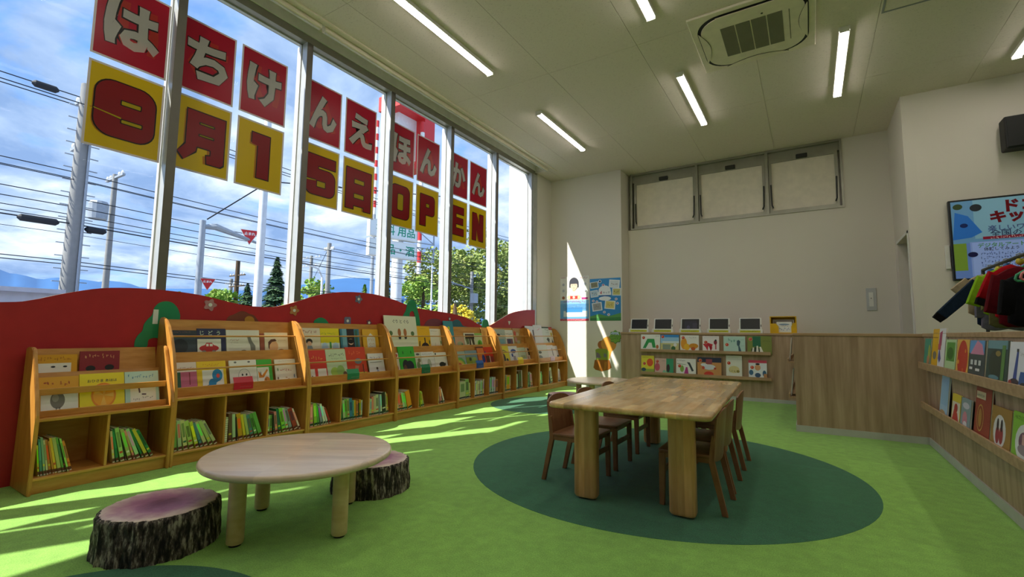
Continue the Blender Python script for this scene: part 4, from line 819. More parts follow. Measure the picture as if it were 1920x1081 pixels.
ch0 = empty('child_chair', (-1.85, 3.585, 0))
def chair_parts(t):
    for s in (-1, 1):
        y0, y1 = (.2-.026, .2) if s > 0 else (-.2, -.2+.026)
        bm = B(); prism(bm, [(0, 0), (.036, 0), (.076, .18), (.112, .33), (.098, .42), (.086, .50), (.076, .50), (.074, .42), (.078, .33), (.040, .18)], y0, y1); bevel(bm, .004, 1); finish('rear_leg', bm, 'walnut_chair', t, True)
        bm = B(); prism(bm, [(.395, 0), (.430, 0), (.430, .35), (.385, .35)], y0, y1); bevel(bm, .004, 1); finish('front_leg', bm, 'walnut_chair', t, True)
        bm = B(); box(bm, .11, .385, y0+.004, y1-.004, .318, .349); finish('side_rail', bm, 'walnut_chair', t, True)
    bm = B(); loft(bm, [[(x, y, z) for x, y in rrect(.262, 0, .172-i, .2-i, .02)] for i, z in round_edge(.349, .372, .006, 2)]); finish('seat', bm, 'walnut_chair', t, True, 35)
    bm = B(); box(bm, .385, .41, -.174, .174, .318, .349); finish('front_rail', bm, 'walnut_chair', t, True)
    bm = B(); box(bm, .40, .42, -.176, .176, .205, .243); bevel(bm, .003, 1); finish('stretcher', bm, 'walnut_chair', t, True)
    # curved plywood backrest
    bm = B(); NY, NZ = 16, 10; G = []
    for side in (0, 1):
        g = []
        for j in range(NZ+1):
            row = []
            for i in range(NY+1):
                u = -1+2*i/NY; top = .652-.030*abs(u)**3-.012*u*u; bot = .335-.02*(1-u*u)
                z = bot+(top-bot)*j/NZ; x = .088-.028*((z-.335)/.3)-.018*(1-u*u)-(0 if side == 0 else .012)
                row.append(bm.verts.new((x, u*.2, z)))
            g.append(row)
        G.append(g)
    for side in (0, 1):
        for j in range(NZ):
            for i in range(NY):
                f = [G[side][j][i], G[side][j][i+1], G[side][j+1][i+1], G[side][j+1][i]]; bm.faces.new(f if side == 0 else f[::-1])
    for j in range(NZ):
        for i in (0, NY): bm.faces.new([G[0][j][i], G[0][j+1][i], G[1][j+1][i], G[1][j][i]])
    for i in range(NY):
        for j in (0, NZ): bm.faces.new([G[0][j][i], G[0][j][i+1], G[1][j][i+1], G[1][j][i]])
    finish('backrest', bm, 'walnut_chair', t, True, 40)
chair_parts(ch0)
tagp(ch0, "brown child's chair, nearest the camera on the left side of the big table", 'chair', 'small chairs at the big table')
for i, (x, y, rz, lab) in enumerate([(-1.85, 4.13, 0, "brown child's chair, middle of the three on the left side of the big table"), (-1.87, 4.785, 0, "brown child's chair, furthest on the left side of the big table"),
        (-.485, 3.55, PI, "brown child's chair, nearest the camera on the right side of the big table"), (-.50, 4.06, PI, "brown child's chair, middle of the three on the right side of the big table"), (-.505, 4.765, PI, "brown child's chair, furthest on the right side of the big table")]):
    c_ = copy_tree(ch0); c_.location = (x, y, 0); c_.rotation_euler = (0, 0, rz); c_['label'] = lab

# ================================================ BOOKS ON THE BACK COUNTER AND RIGHT WALL
SEAL = [('c', None)]
def seal(cx, cy, r=.05):
    def f(a, w, h):
        a.ell(cx*w, cy*h, .031, .031, 'e8c8a8'); a.ell(cx*w, cy*h, .027, .027, 'c8321e'); a.ell(cx*w-.006, cy*h+.006, .011, .011, 'e89070')
    return f
def both(*fs):
    def f(a, w, h):
        for g in fs: g(a, w, h)
    return f
def cbook(label, x0, x1, z0, z1, col, art=None, sx_=.12, sy2=.8):
    zb = .8285 if z0 > .6 else .3885
    V = Vector((0, .10, 1)).normalized()
    book(label, (x0, 9.322, zb), (1, 0, 0), V, x1-x0, (z1-zb)/V.z, .012, col, both(art, seal(sx_, sy2)) if art else seal(sx_, sy2))
cbook('white picture book with a broad green band and an orange dot, upper ledge far left', -2.855, -2.48, .88, 1.148, 'eceae2', A_(('p', [(.10, .16), (.34, .74), (.70, .74), (.78, .2), (.62, .2), (.56, .5), (.42, .5), (.26, .16)], '2f9a4a'), ('c', .86, .26, .07, .12, 'b86a30'), ('s', .76, .98, .9, .05, '5a5a5a')), .14, .8)
cbook('picture book with a blue sky over a landscape, upper ledge second', -2.47, -2.125, .88, 1.145, '9cc8e8', A_(('r', 0, .85, 1, 1, '3a8ad0'), ('r', 0, 0, 1, .5, 'd0c888'), ('r', .1, .5, 1, .62, 'd8e4ea'), ('r', .12, .1, .55, .42, '8a9a88'), ('c', .7, .18, .12, .14, '3a6a3a'), ('c', .8, .4, .09, .1, 'e8e8e8')), .12, .88)
cbook('white picture book with orange and yellow shapes, upper ledge third', -2.10, -1.765, .88, 1.14, 'ece8e0', A_(('c', .2, .5, .17, .35, 'e89a20'), ('c', .36, .3, .16, .2, 'f0b820'), ('c', .72, .36, .25, .16, 'd8901c'), ('c', .7, .2, .12, .1, 'c85a20'), ('s', .5, .9, .86, .05, '6a5a4a')), .16, .85)
cbook('white picture book with red fish shapes and a small figure, upper ledge fourth', -1.70, -1.415, .88, 1.13, 'ece4e2', A_(('p', [(.02, .5), (.2, .3), (.3, .1), (.36, .4), (.6, .3), (.5, .08), (.62, .5), (.3, .6)], 'd02838'), ('c', .78, .62, .1, .14, '8a2030'), ('c', .8, .74, .06, .06, BK), ('r', .76, .2, .84, .5, 'c05a60'), ('s', .1, .9, .9, .04, '9aa8b0')), .2, .62)
cbook('pale aqua picture book with a walking figure, upper ledge fifth', -1.34, -.985, .88, 1.13, 'b9d8cc', A_(('s', .2, .6, .78, .18, '5a9a8a'), ('p', [(.62, .72), (.7, .8), (.78, .7), (.74, .45), (.82, .12), (.7, .1), (.68, .4), (.62, .5)], '3c5c68'), ('p', [(.05, .7), (.95, .82), (.95, .8)], '8ab0a8'), ('p', [(.35, .4), (.95, .46), (.95, .44)], '8ab0a8')), .16, .5)
cbook('olive green picture book with white stripes, upper ledge far right', -.95, -.57, .87, 1.14, '7f8a3c', A_(('r', .22, .4, .55, .98, '1f6a4a'), ('c', .35, .2, .2, .18, '2c3c24'), ('p', [(.18, .08), (.22, .35), (.28, .35), (.26, .08)], 'e8e8d8'), ('p', [(.36, .08), (.38, .45), (.44, .45), (.46, .08)], 'e8e8d8'), ('p', [(.52, .08), (.5, .4), (.56, .4), (.66, .08)], 'e8e8d8'), ('s', .65, .95, .72, .05, '4a5420')), .13, .82)
cbook('yellow picture book with a red sun, lower ledge far left', -2.855, -2.605, .45, .735, 'e8d83c', A_(('c', .68, .62, .25, .22, 'e05a24'), ('r', 0, .04, 1, .26, '9ab04c'), ('c', .2, .22, .18, .1, '3c5c6a'), ('s', .1, .6, .9, .04, '6a7a3a')), .25, .55)
cbook('pink picture book with a green forest edge, lower ledge second', -2.59, -2.235, .45, .69, 'd8b4a8', A_(('r', .62, .1, 1, 1, '3a9a70'), ('c', .14, .45, .14, .25, 'c85a68'), ('c', .72, .4, .09, .25, '3a2c34'), ('p', [(.35, .02), (.5, .3), (.7, .1)], '8ac0a0'), ('s', .38, .6, .85, .05, '5a4a4a')), .14, .8)
cbook('white picture book with a pink dress figure, lower ledge third', -2.185, -1.83, .45, .70, 'ece9e4', A_(('p', [(.4, .08), (.5, .5), (.58, .5), (.64, .08)], 'b83a88'), ('p', [(.55, .8), (.7, .78), (.9, .3), (.8, .25), (.66, .6)], '3c4448'), ('c', .3, .4, .1, .2, '8ab04c'), ('s', .05, .5, .88, .07, '3a3a6a'), ('p', [(.05, .7), (.5, .66), (.5, .64), (.05, .67)], '6a8a6a')), .18, .55)
cbook('tan and navy picture book with a white cloud shape, lower ledge fourth', -1.80, -1.39, .45, .735, 'd09458', A_(('r', 0, .75, 1, 1, '26304c'), ('c', .5, .5, .26, .14, 'd8dce4'), ('c', .28, .62, .14, .08, 'e0e4ea'), ('r', .36, .66, .62, .92, 'a04a54'), ('c', .48, .14, .2, .14, 'd03c28'), ('c', .25, .46, .06, .08, 'd04a38'), ('c', .74, .44, .05, .06, 'c04a38')), .12, .84)
cbook('cream picture book with golden scribbles, lower ledge fifth', -1.31, -1.05, .45, .785, 'e2e2d4', A_(('c', .5, .38, .34, .16, 'd8cc90'), ('c', .75, .3, .1, .06, '9a8a40'), ('s', .2, .8, .3, .08, '7a6a2c'), ('r', 0, .82, 1, .84, 'c8ccc4'), ('s', .4, .8, .9, .02, '7a8a7a')), .18, .66)
cbook('white picture book with a red header and blue waves, lower ledge far right', -.945, -.66, .45, .715, 'e4e8ec', A_(('r', 0, .86, 1, 1, 'cc4058'), ('c', .5, .62, .16, .16, 'd8a070'), ('c', .5, .8, .12, .05, BK), ('c', .14, .35, .12, .14, '3c6a8c'), ('c', .5, .22, .16, .12, '3c5a7c'), ('c', .86, .32, .1, .16, '3c6a8c'), ('r', .82, .1, 1, .3, 'c8905c')), .2, .62)
def rbook(label, y0, y1, z1, lo, col, art=None, shift=0):
    zb = .4185 if lo else .8335
    V = Vector((.12, 0, 1)).normalized()
    book(label, (.996, y0, zb), (0, -1, 0), V, y0-y1, (z1-zb)/V.z, .012, col, art, None, shift)
rbook('teal picture book with green leaves, far left of the right wall upper ledge', 6.58, 6.30, 1.135, 0, '3f9a80', A_(('c', .85, .5, .2, .3, 'a8b850'), ('c', .75, .25, .2, .2, 'c88a60')))
rbook('tall yellow picture book with a grey square, right wall upper ledge', 6.22, 5.965, 1.23, 0, 'e8b414', A_(('c', .5, .36, .3, .1, '7a7468'), ('r', .1, .78, .9, .80, 'b0801c'), ('s', .2, .8, .9, .03, 'a07818')))
rbook('tall white picture book with pink and blue figures, right wall upper ledge', 5.955, 5.70, 1.232, 0, 'e6e4e4', A_(('p', [(.05, .6), (.1, .9), (.5, .95), (.45, .6)], 'b04468'), ('p', [(.05, .3), (.2, .55), (.5, .3), (.3, .2)], '4a4a98'), ('r', .0, .5, .4, .64, 'c04a64')))
rbook('pale green picture book with a dark green meadow panel, right wall upper ledge', 5.665, 5.31, 1.132, 0, 'b9d8a0', A_(('r', .12, .38, .9, .92, '5a9a3c'), ('c', .5, .6, .3, .18, '2f6a24')))
rbook('yellow and red picture book with a big red egg shape, right wall upper ledge', 5.28, 4.93, 1.135, 0, 'e8b44c', A_(('c', .52, .48, .42, .5, 'c8321e'), ('c', .2, .4, .08, .06, 'e8a030'), ('c', .6, .2, .06, .06, 'e06a28'), ('c', .75, .7, .05, .05, 'e8a030')))
rbook('dark picture book with a pink and blue top, right wall upper ledge', 4.92, 4.53, 1.13, 0, '3c4a4c', A_(('r', .02, .68, .94, 1, '5a9ad0'), ('p', [(.1, .66), (.5, 1), (.8, .9), (.94, .66)], 'd88aa8'), ('r', .15, .4, .3, .52, 'd0d4d0'), ('r', .4, .4, .55, .52, 'd0d4d0'), ('r', .65, .4, .8, .52, 'd0d4d0'), ('r', .1, .28, .3, .34, 'e4e4e0'), ('r', .5, .26, .75, .32, 'e4e4e0'), ('s', .3, .8, .08, .1, '8a9a90')))
rbook('dark green forest picture book, right wall upper ledge', 4.485, 4.075, 1.133, 0, '2c4a44', A_(('r', .02, .82, .94, 1, '6a98a0'), ('c', .45, .5, .35, .3, '24382c'), ('p', [(.7, .05), (.72, .9), (.88, .9), (.84, .05)], '5a8a44'), ('c', .55, .72, .12, .06, '8a7a3c'), ('c', .4, .2, .25, .05, '5a8a94'), ('c', .76, .1, .1, .06, 'a88a30')))
rbook('white picture book with a blue crane vehicle, right end of the upper ledge', 4.06, 3.70, 1.128, 0, 'e6e6ea', A_(('p', [(.22, .25), (.34, .82), (.42, .82), (.38, .25)], '2f4c98'), ('r', .33, .8, .42, .86, '2a2c34'), ('p', [(.5, .28), (.55, .42), (.7, .42), (.78, .3), (.8, .18), (.5, .18)], '2a5aa0'), ('c', .3, .2, .2, .07, '3a2c3c'), ('c', .7, .16, .14, .06, '2c2c34'), ('c', .12, .18, .08, .05, 'a83a30'), ('s', .5, .92, .76, .07, 'a8a8a8')))
rbook('tall pale blue picture book, far left of the right wall lower ledge', 5.985, 5.70, .80, 1, 'a8c8e4', A_(('c', .4, .08, .4, .1, 'c8a878'), ('r', .1, .3, .9, .9, '9ac0e2')))
rbook('small yellow and red picture book, right wall lower ledge', 5.55, 5.28, .672, 1, 'e4c83c', A_(('r', .05, .05, .95, .75, 'e8dcc8'), ('c', .5, .55, .2, .15, 'b03030'), ('p', [(.1, .1), (.3, .5), (.7, .4), (.9, .1)], 'c83c34')))
rbook('small grey-blue picture book with a pink animal, right wall lower ledge', 5.255, 4.99, .668, 1, '8fa4a8', A_(('c', .5, .78, .35, .1, 'd8d4dc'), ('c', .45, .35, .25, .25, 'd88a9a'), ('c', .5, .2, .2, .1, 'e8e0e0')))
rbook('tall red-brown picture book with a gold ornament, right wall lower ledge', 4.885, 4.53, .79, 1, '9c3a2c', A_(('r', .05, .78, .65, .92, 'd8c8a0'), ('o', .38, .42, .22, .26, 'c8a050', .03), ('c', .38, .42, .12, .18, 'b8843c'), ('s', .1, .6, .85, .05, '6a8a6a')))
rbook('tan picture book with a white oval and red shoes, right wall lower ledge', 4.50, 4.13, .70, 1, 'a8803c', A_(('c', .45, .45, .32, .38, 'e6e2dc'), ('c', .36, .36, .1, .2, 'a0303c'), ('c', .55, .38, .1, .2, 'a0303c'), ('c', .36, .6, .05, .14, '2c2024'), ('c', .56, .6, .05, .14, '2c2024')))
rbook('lime green picture book with a white oval, right end of the lower ledge', 4.105, 3.72, .712, 1, '8cc83c', A_(('c', .5, .42, .36, .38, 'e4e8e0'), ('c', .5, .45, .22, .2, '7a5468'), ('c', .5, .3, .24, .1, '9a8a90'), ('r', .42, .4, .56, .6, 'd8a8a0'), ('s', .1, .9, .9, .06, '3c6a2c')))
# edge-on books on the counter side wall
for i, (y, z, h, c, lb) in enumerate(((7.05, .8285, .30, 'd8d4d0', 'pale picture book seen edge-on on the upper side ledge of the counter'), (7.05, .3885, .34, 'c8ccd0', 'grey-white picture book seen edge-on on the lower side ledge of the counter'))):
    V = Vector((.10, 0, 1)).normalized(); book(lb, (-.242, y+.26, z), (0, -1, 0), V, .26, h, .012, c, A_(('r', 0, 0, 1, .3, 'a8a098')))

# ================================================ TABLETS AND BOX ON THE COUNTER
TW = [(-3.125, -2.70), (-2.645, -2.235), (-2.13, -1.72), (-1.62, -1.22), (-1.10, -.70)]
for i, (a, b_) in enumerate(TW):
    cx = (a+b_)/2; w = .40; x0, x1 = cx-w/2, cx+w/2
    t = empty('tablet', (cx, 9.46, 1.19), label=['dark tablet in a white stand, far left on the back counter', 'dark tablet with a white strap-like reflection, second on the back counter', 'tablet with a faint picture on its screen, third on the back counter', 'black tablet in a white stand, fourth on the back counter', 'black tablet in a white stand, fifth and rightmost on the back counter'][i], cat='tablet', group='tablets in stands on the back counter')
    M = Matrix.Translation((cx, 9.42, 1.19)) @ Matrix.Rotation(math.radians(-14), 4, 'X')
    bm = B(); box(bm, -.185, .175, .010, .026, .012, .285, M); bevel(bm, .006, 2); finish('case', bm, 'card_white', t)
    bm = B(); box(bm, -.165, .150, .006, .011, .03, .27, M); finish('screen', bm, 'black_plastic', t)
    bm = B(); box(bm, .160, .172, .008, .012, .12, .16, M); finish('port', bm, 'dark_metal', t)
    bm = B(); prism(bm, [(9.395, 1.1905), (9.388, 1.26), (9.40, 1.262), (9.56, 1.21), (9.56, 1.1905)], cx-.205, cx+.195, 'x'); finish('stand', bm, 'card_white', t)
    a_ = Art(); a_.rect(.0, .0, .33, .038, 'd6d23a'); a_.scrib(.03, .29, .02, .022, '6a6a1c', i)
    V = Vector((0, -.007, .0695)).normalized(); a_.put('label_strip', (cx-.17, 9.3945, 1.20), (1, 0, 0), V, parent=t)
    if i == 2:
        a_ = Art(); a_.rect(.05, .03, .27, .2, '2a2836'); a_.ell(.12, .07, .03, .045, '4a4460'); a_.rect(.2, .05, .28, .16, '3c3648')
        o = M @ Vector((-.165, .006, .03)); a_.put('screen_image', o, (1, 0, 0), (M.to_3x3() @ Vector((0, 0, 1))), parent=t)
    bm = B(); tube(bm, [M @ Vector((.03, .03, .02)), M @ Vector((.05, .12, -.0)), Vector((cx+.1, 9.7, 1.196)), Vector((cx+.12, 9.9, 1.196))], .003, 6); finish('cable', bm, 'card_white', t)
yb = empty('magazine_holder', (-.39, 9.5, 1.19), label='yellow open-front box with leaflets on the back counter', cat='box')
bm = B()
box(bm, -.59, -.575, 9.40, 9.60, 1.191, 1.485); box(bm, -.205, -.19, 9.40, 9.60, 1.191, 1.485); box(bm, -.575, -.205, 9.40, 9.60, 1.191, 1.205); box(bm, -.575, -.205, 9.59, 9.60, 1.205, 1.485); box(bm, -.575, -.205, 9.40, 9.59, 1.47, 1.485)
finish('shell', bm, 'yellow_plastic', yb)
bm = B(); prism(bm, [(-.575, 1.205), (-.575, 1.36), (-.50, 1.36), (-.46, 1.31), (-.46, 1.205)], 9.40, 9.408); finish('front_lip', bm, 'yellow_plastic', yb); bm = B(); prism(bm, [(-.27, 1.205), (-.27, 1.31), (-.24, 1.37), (-.205, 1.37), (-.205, 1.205)], 9.40, 9.408); finish('front_lip', bm, 'yellow_plastic', yb)
for k, (x0, x1, zt, c, lb) in enumerate(((-.55, -.23, 1.43, 'card_white', 'grey leaflet standing at the back of the yellow box'), (-.49, -.26, 1.39, 'card_white', 'white leaflet card with faint blue print in the yellow box'))):
    lf = empty('leaflet', ((x0+x1)/2, 9.43 if k else 9.5, 1.206), label=lb, cat='leaflet')
    yy = 9.425 if k else 9.50
    bm = B(); box(bm, x0, x1, yy, yy+.006, 1.206, zt); finish('sheet', bm, c, lf)
    a_ = Art(); h = zt-1.206
    if k: a_.scrib(.06, .17, h*.62, .02, 'a05a30', 3); a_.ell(.115, h*.75, .08, .014, '8aa0b8'); a_.scrib(.03, .2, h*.3, .035, '7a98c8', 5)
    else: a_.rect(.01, h*.7, .31, h*.95, 'a8988a'); a_.rect(.02, h*.5, .30, h*.68, '6a6460')
    a_.put('leaflet_print', (x0, yy, 1.206), (1, 0, 0), (0, 0, 1), parent=lf)

# ================================================ PILLAR POSTERS AND DECAL
KP = 9.59/9.47
def poster(label, x0, x1, z0, z1, art, tilt=0):
    x0, x1, z0, z1 = x0*KP, x1*KP, 1.15+(z0-1.15)*KP, 1.15+(z1-1.15)*KP
    t = empty('poster', ((x0+x1)/2, 9.598, z0), label=label, cat='poster')
    bm = B(); box(bm, x0, x1, 9.5955, 9.5985, z0, z1); finish('sheet', bm, 'card_white', t)
    a = Art(); art(a, x1-x0, z1-z0); a.put('poster_print', (x0, 9.5955, z0), (1, 0, 0), (0, 0, 1), parent=t)
def pa(a, w, h):
    a.rect(0, 0, w, h*.45, '6aa8dc'); a.rect(0, h*.38, w, h*.46, '8abce4'); a.rect(0, 0, w, h*.045, 'b8304c'); a.scrib(.03, w*.9, h*.02, .018, WH, 1)
    a.rect(w*.12, h*.09, w*.95, h*.22, 'e4e8ea'); a.rect(w*.2, h*.19, w*.78, h*.30, '3f8ed0')
    for k in range(4): a.scrib(w*.1, w*.9, h*(.36-.03*k), .022, '5a78a0', k+3)
    a.scrib(w*.12, w*.9, h*.425, .04, 'c03a78', 31)
    a.rect(w*.02, h*.975, w*.2, h*.985, 'a84a58'); a.scrib(w*.7, w*.97, h*.96, .035, 'b02a48', 12); a.rect(w*.72, h*.48, w*.97, h*.52, 'c03a88')
    # generic child: black bob, plain face, white shirt, hands with a red toy
    a.poly([(w*.2, h*.48), (w*.26, h*.62), (w*.4, h*.68), (w*.56, h*.68), (w*.72, h*.6), (w*.76, h*.48)], 'f4f4f6')
    a.rect(w*.44, h*.66, w*.54, h*.74, 'e0b49a'); a.ell(w*.49, h*.85, w*.165, h*.125, '3a3a44', 24); a.rect(w*.325, h*.75, w*.38, h*.86, '3a3a44'); a.rect(w*.60, h*.75, w*.655, h*.86, '3a3a44')
    a.ell(w*.49, h*.785, w*.12, h*.095, 'ecc2a8', 24); a.poly([(w*.37, h*.83), (w*.61, h*.83), (w*.63, h*.90), (w*.35, h*.90)], '3a3a44')
    a.ell(w*.44, h*.80, .008, .006, BK); a.ell(w*.54, h*.80, .008, .006, BK); a.ell(w*.49, h*.735, .014, .006, 'b85a54')
    a.ell(w*.34, h*.53, w*.09, h*.045, 'ecbfa0'); a.ell(w*.64, h*.53, w*.09, h*.045, 'ecbfa0'); a.rect(w*.36, h*.49, w*.62, h*.56, 'd8382c'); a.ell(w*.49, h*.525, .03, .03, 'f0c8b8')
    a.ell(w*.12, h*.52, .035, .035, 'a8683a')
    for x, y in ((.12, .82), (.12, .68), (.88, .82), (.88, .68)): a.ell(w*x, h*y, .03, .03, 'b8bcc8')
poster('poster of a dark-haired child over a blue text block, left on the pillar', -4.705, -4.02, 1.43, 2.41, pa)
def pb(a, w, h):
    a.rect(0, 0, w, h, '2f86c4'); a.rect(0, h*.55, w, h, '3a90d0'); a.rect(0, 0, w, h*.1, '3a7a3c'); a.poly([(0, h*.1), (w*.3, h*.16), (w*.6, h*.1), (w, h*.18), (w, h*.08), (0, h*.06)], '5a9a4c')
    for x, y, sx2, sy2, c, r in ((.15, .85, .22, .12, '8a8a70', .1), (.80, .86, .27, .15, 'd8dce0', -.1), (.15, .64, .2, .13, 'b8d0e0', .12), (.87, .67, .22, .14, 'c8c070', -.05), (.24, .33, .26, .16, 'a0a0a0', .12), (.66, .37, .27, .16, 'd8c870', -.1)):
        for e, cc in ((1.25, 'e8ecee'), (1, c)):
            hw, hh = w*sx2/2*e, h*sy2/2*e; co_, si = math.cos(r), math.sin(r)
            a.poly([(w*x+u*co_-v*si, h*y+u*si+v*co_) for u, v in ((-hw, -hh), (hw, -hh), (hw, hh), (-hw, hh))], cc)
        a.scrib(w*x-w*sx2*.35, w*x+w*sx2*.35, h*y, .04, '7a5a4a', int(x*100))
    a.ell(w*.49, h*.70, w*.20, h*.13, 'eef0f2', 24); a.rect(w*.28, h*.60, w*.70, h*.68, 'eef0f2'); a.rect(w*.32, h*.575, w*.68, h*.60, '2a64a8'); a.ell(w*.5, h*.52, w*.2, h*.05, 'eef0f2')
    a.text('d', w*.37, h*.665, None, 'c02a48', .03, w=w*.06); a.text('キッズ', w*.55, h*.66, None, '6a6a78', .01, w=w*.22)
    a.ell(w*.34, h*.93, .035, .035, 'f0f4f8'); a.ell(w*.34, h*.93, .02, .025, '2a3c5c'); a.ell(w*.45, h*.84, .035, .025, 'e4e4ea'); a.ell(w*.45, h*.84, .02, .014, 'c84a68')
    for x, y in ((.12, .47), (.24, .45), (.86, .5), (.9, .4), (.48, .2), (.62, .14)): a.ell(w*x, h*y, .032, .028, 'd4d8e4'); a.ell(w*x, h*y, .012, .012, 'b05a70')
poster('blue poster with tilted photo cards round a white cloud, right on the pillar', -3.995, -3.305, 1.43, 2.33, pb)
dc = empty('wall_decal', (-3.65, 9.598, .39), label='wall decal of a brown pot, green band and green cloud sign low on the pillar', cat='decal')
a = Art()
def xz(px, py): return ((-3.97+.775*px)*KP, 1.15+(.385+.865*py-1.15)*KP)     # decal box -3.97..-3.195, .385..1.25
a.ell(*xz(.30, .62), .09, .09, 'a8622c'); a.ell(*xz(.50, .64), .17, .16, 'd8963c', 26); a.poly([xz(.4, .56), xz(.66, .7), xz(.52, .28), xz(.44, .3)], 'd8963c')
a.poly([xz(.12, .50), xz(.14, .24), xz(.50, .24), xz(.52, .46), xz(.44, .52), xz(.2, .53)], '8a9a34'); a.poly([xz(.15, .44), xz(.24, .4), xz(.28, .3), xz(.14, .3)], '7a6a7a'); a.poly([xz(.36, .42), xz(.44, .4), xz(.44, .32), xz(.36, .32)], '7a7a7a')
a.poly([xz(.10, .25), xz(.06, .06), xz(.12, .01), xz(.3, -.02), xz(.48, .02), xz(.58, .08), xz(.52, .26)], '9a5a1c'); a.poly([xz(.2, .22), xz(.22, .02), xz(.26, .0), xz(.27, .22)], 'b87428'); a.poly([xz(.38, .22), xz(.36, .0), xz(.42, .02), xz(.46, .22)], 'b87428')
cl = [(.66+.155*math.cos(2*PI*k/40)*(1+.10*math.cos(8*2*PI*k/40)), .82+.14*math.sin(2*PI*k/40)*(1+.10*math.cos(8*2*PI*k/40))) for k in range(40)]
a.poly([xz(.66+(x-.66)*1.06+.035, .82+(y-.82)*1.07-.005) for x, y in cl], '3a5a34'); a.poly([xz(x+.03, y) for x, y in cl], '7aa83c')
a.poly([xz(.55, .88), xz(.6, .93), xz(.78, .93), xz(.8, .86)], 'b4c8d8')
for k in range(3): a.scrib(xz(.57, 0)[0], xz(.80, 0)[0], xz(0, .885-.055*k)[1], .035, '2a3a4a', 40+k)
o = a.put('decal_print', (0, 9.599, 0), (1, 0, 0), (0, 0, 1), parent=dc)

# ================================================ SCREEN, SPEAKER, COAT RACK
tv = empty('television', (2.55, 8.66, 1.85), label='large wall screen showing red Japanese headlines on pale blue', cat='television')
bm = B(); box(bm, 1.69, 3.60, 8.62, 8.685, 1.92, 3.03); bevel(bm, .006, 1); finish('casing', bm, 'black_plastic', tv)
a = Art(); X0, Z0, w, h = 1.715, 1.945, 1.86, 1.06
a.rect(0, 0, w, h, '6a9ac4'); a.rect(0, 0, w, h*.45, '6a8ad0'); a.rect(w*.12, h*.5, w, h, '86b4cc'); a.rect(0, h*.1, w*.07, h*.45, '7a9a38'); a.poly([(0, h*.5), (w*.02, h*.86), (w*.09, h*.8), (w*.16, h*.58), (w*.1, h*.52)], '2f72c8')
a.ell(.07, h*.93, .05, .04, '3a4a2c'); a.ell(.25, h*.9, .06, .05, '2c3038'); a.ell(.12, h*.68, .04, .03, '1c2a60')
a.text('ドコモ', w*.42, h*.89, None, '6a101c', .05, w=w*.26, res=1); a.text('キッズクラブ', w*.48, h*.765, None, '6a101c', .05, w=w*.55, res=1)
a.text('楽しいワークショップも体験も', w*.52, h*.618, None, '4a5a8a', .015, w=w*.66, res=1); a.text('全国のドコモショップで', w*.5, h*.553, None, '3a4a6a', .015, w=w*.60, res=1)
a.rect(w*.16, h*.485, w*.85, h*.52, '8a2038'); a.scrib(w*.2, w*.8, h*.502, .024, 'e0c8c8', 9)
a.rect(w*.09, h*.02, w*.42, h*.46, '8aa2e0'); a.rect(w*.1, h*.03, w*.41, h*.45, '9ab2f0'); a.text('デジタルアート', w*.25, h*.41, None, '4a8a4a', .02, w=w*.24, res=1); a.text('体験してみよう', w*.25, h*.36, None, '3a3a5a', .015, w=w*.18, res=1)
for k in range(5): a.scrib(w*.14, w*.38, h*(.30-.05*k), .03, '3a4a90', k)
a.rect(w*.46, h*.02, w*.8, h*.46, '8abcd8'); a.scrib(w*.54, w*.72, h*.41, .05, '2a5aa0', 50); a.text('チャレンジ', w*.62, h*.36, None, '1c2a3a', .03, w=w*.2, res=1); a.ell(w*.47, h*.44, .05, .045, '1c3a80'); a.ell(w*.1, h*.3, .05, .035, '1c1c48')
a.put('screen_image', (X0, 8.62, Z0), (1, 0, 0), (0, 0, 1), 'screen', tv)
bm = B(); box(bm, 2.3, 3.0, 8.685, 8.70, 2.2, 2.8); finish('wall_bracket', bm, 'dark_metal', tv)
wb = empty('socket_box', (1.69, 8.7, 2.1), label='small white socket box on the wall beside the screen', cat='socket')
bm = B(); box(bm, 1.635, 1.685, 8.67, 8.70, 2.09, 2.42); bevel(bm, .004, 1); finish('box', bm, 'white_paint', wb)
spk = empty('wall_speaker', (2.40, 8.6, 3.6), label='black wall speaker above the screen', cat='speaker')
bm = B(); box(bm, 2.26, 2.58, 8.42, 8.64, 3.60, 4.03); bevel(bm, .02, 2); finish('cabinet', bm, 'speaker_black', spk)
bm = B(); box(bm, 2.28, 2.56, 8.41, 8.42, 3.62, 4.01); finish('grille', bm, 'black_rubber', spk)
bm = B(); box(bm, 2.38, 2.46, 8.64, 8.70, 3.75, 3.88); finish('bracket', bm, 'dark_metal', spk)
rk = empty('garment_rack', (1.44, 5.2, 0), label='low metal garment rack behind the right-hand wall', cat='rack')
for yy in (3.3, 6.25):
    bm = B(); tube(bm, [(1.44, yy, .03), (1.44, yy, 1.80)], .014, 10); finish('upright', bm, 'dark_metal', rk)
    bm = B(); tube(bm, [(1.20, yy, .015), (1.70, yy, .015)], .014, 8); finish('foot', bm, 'dark_metal', rk)
bm = B(); tube(bm, [(1.44, 3.3, 1.80), (1.44, 6.25, 1.80)], .014, 10); finish('rail', bm, 'dark_metal', rk)
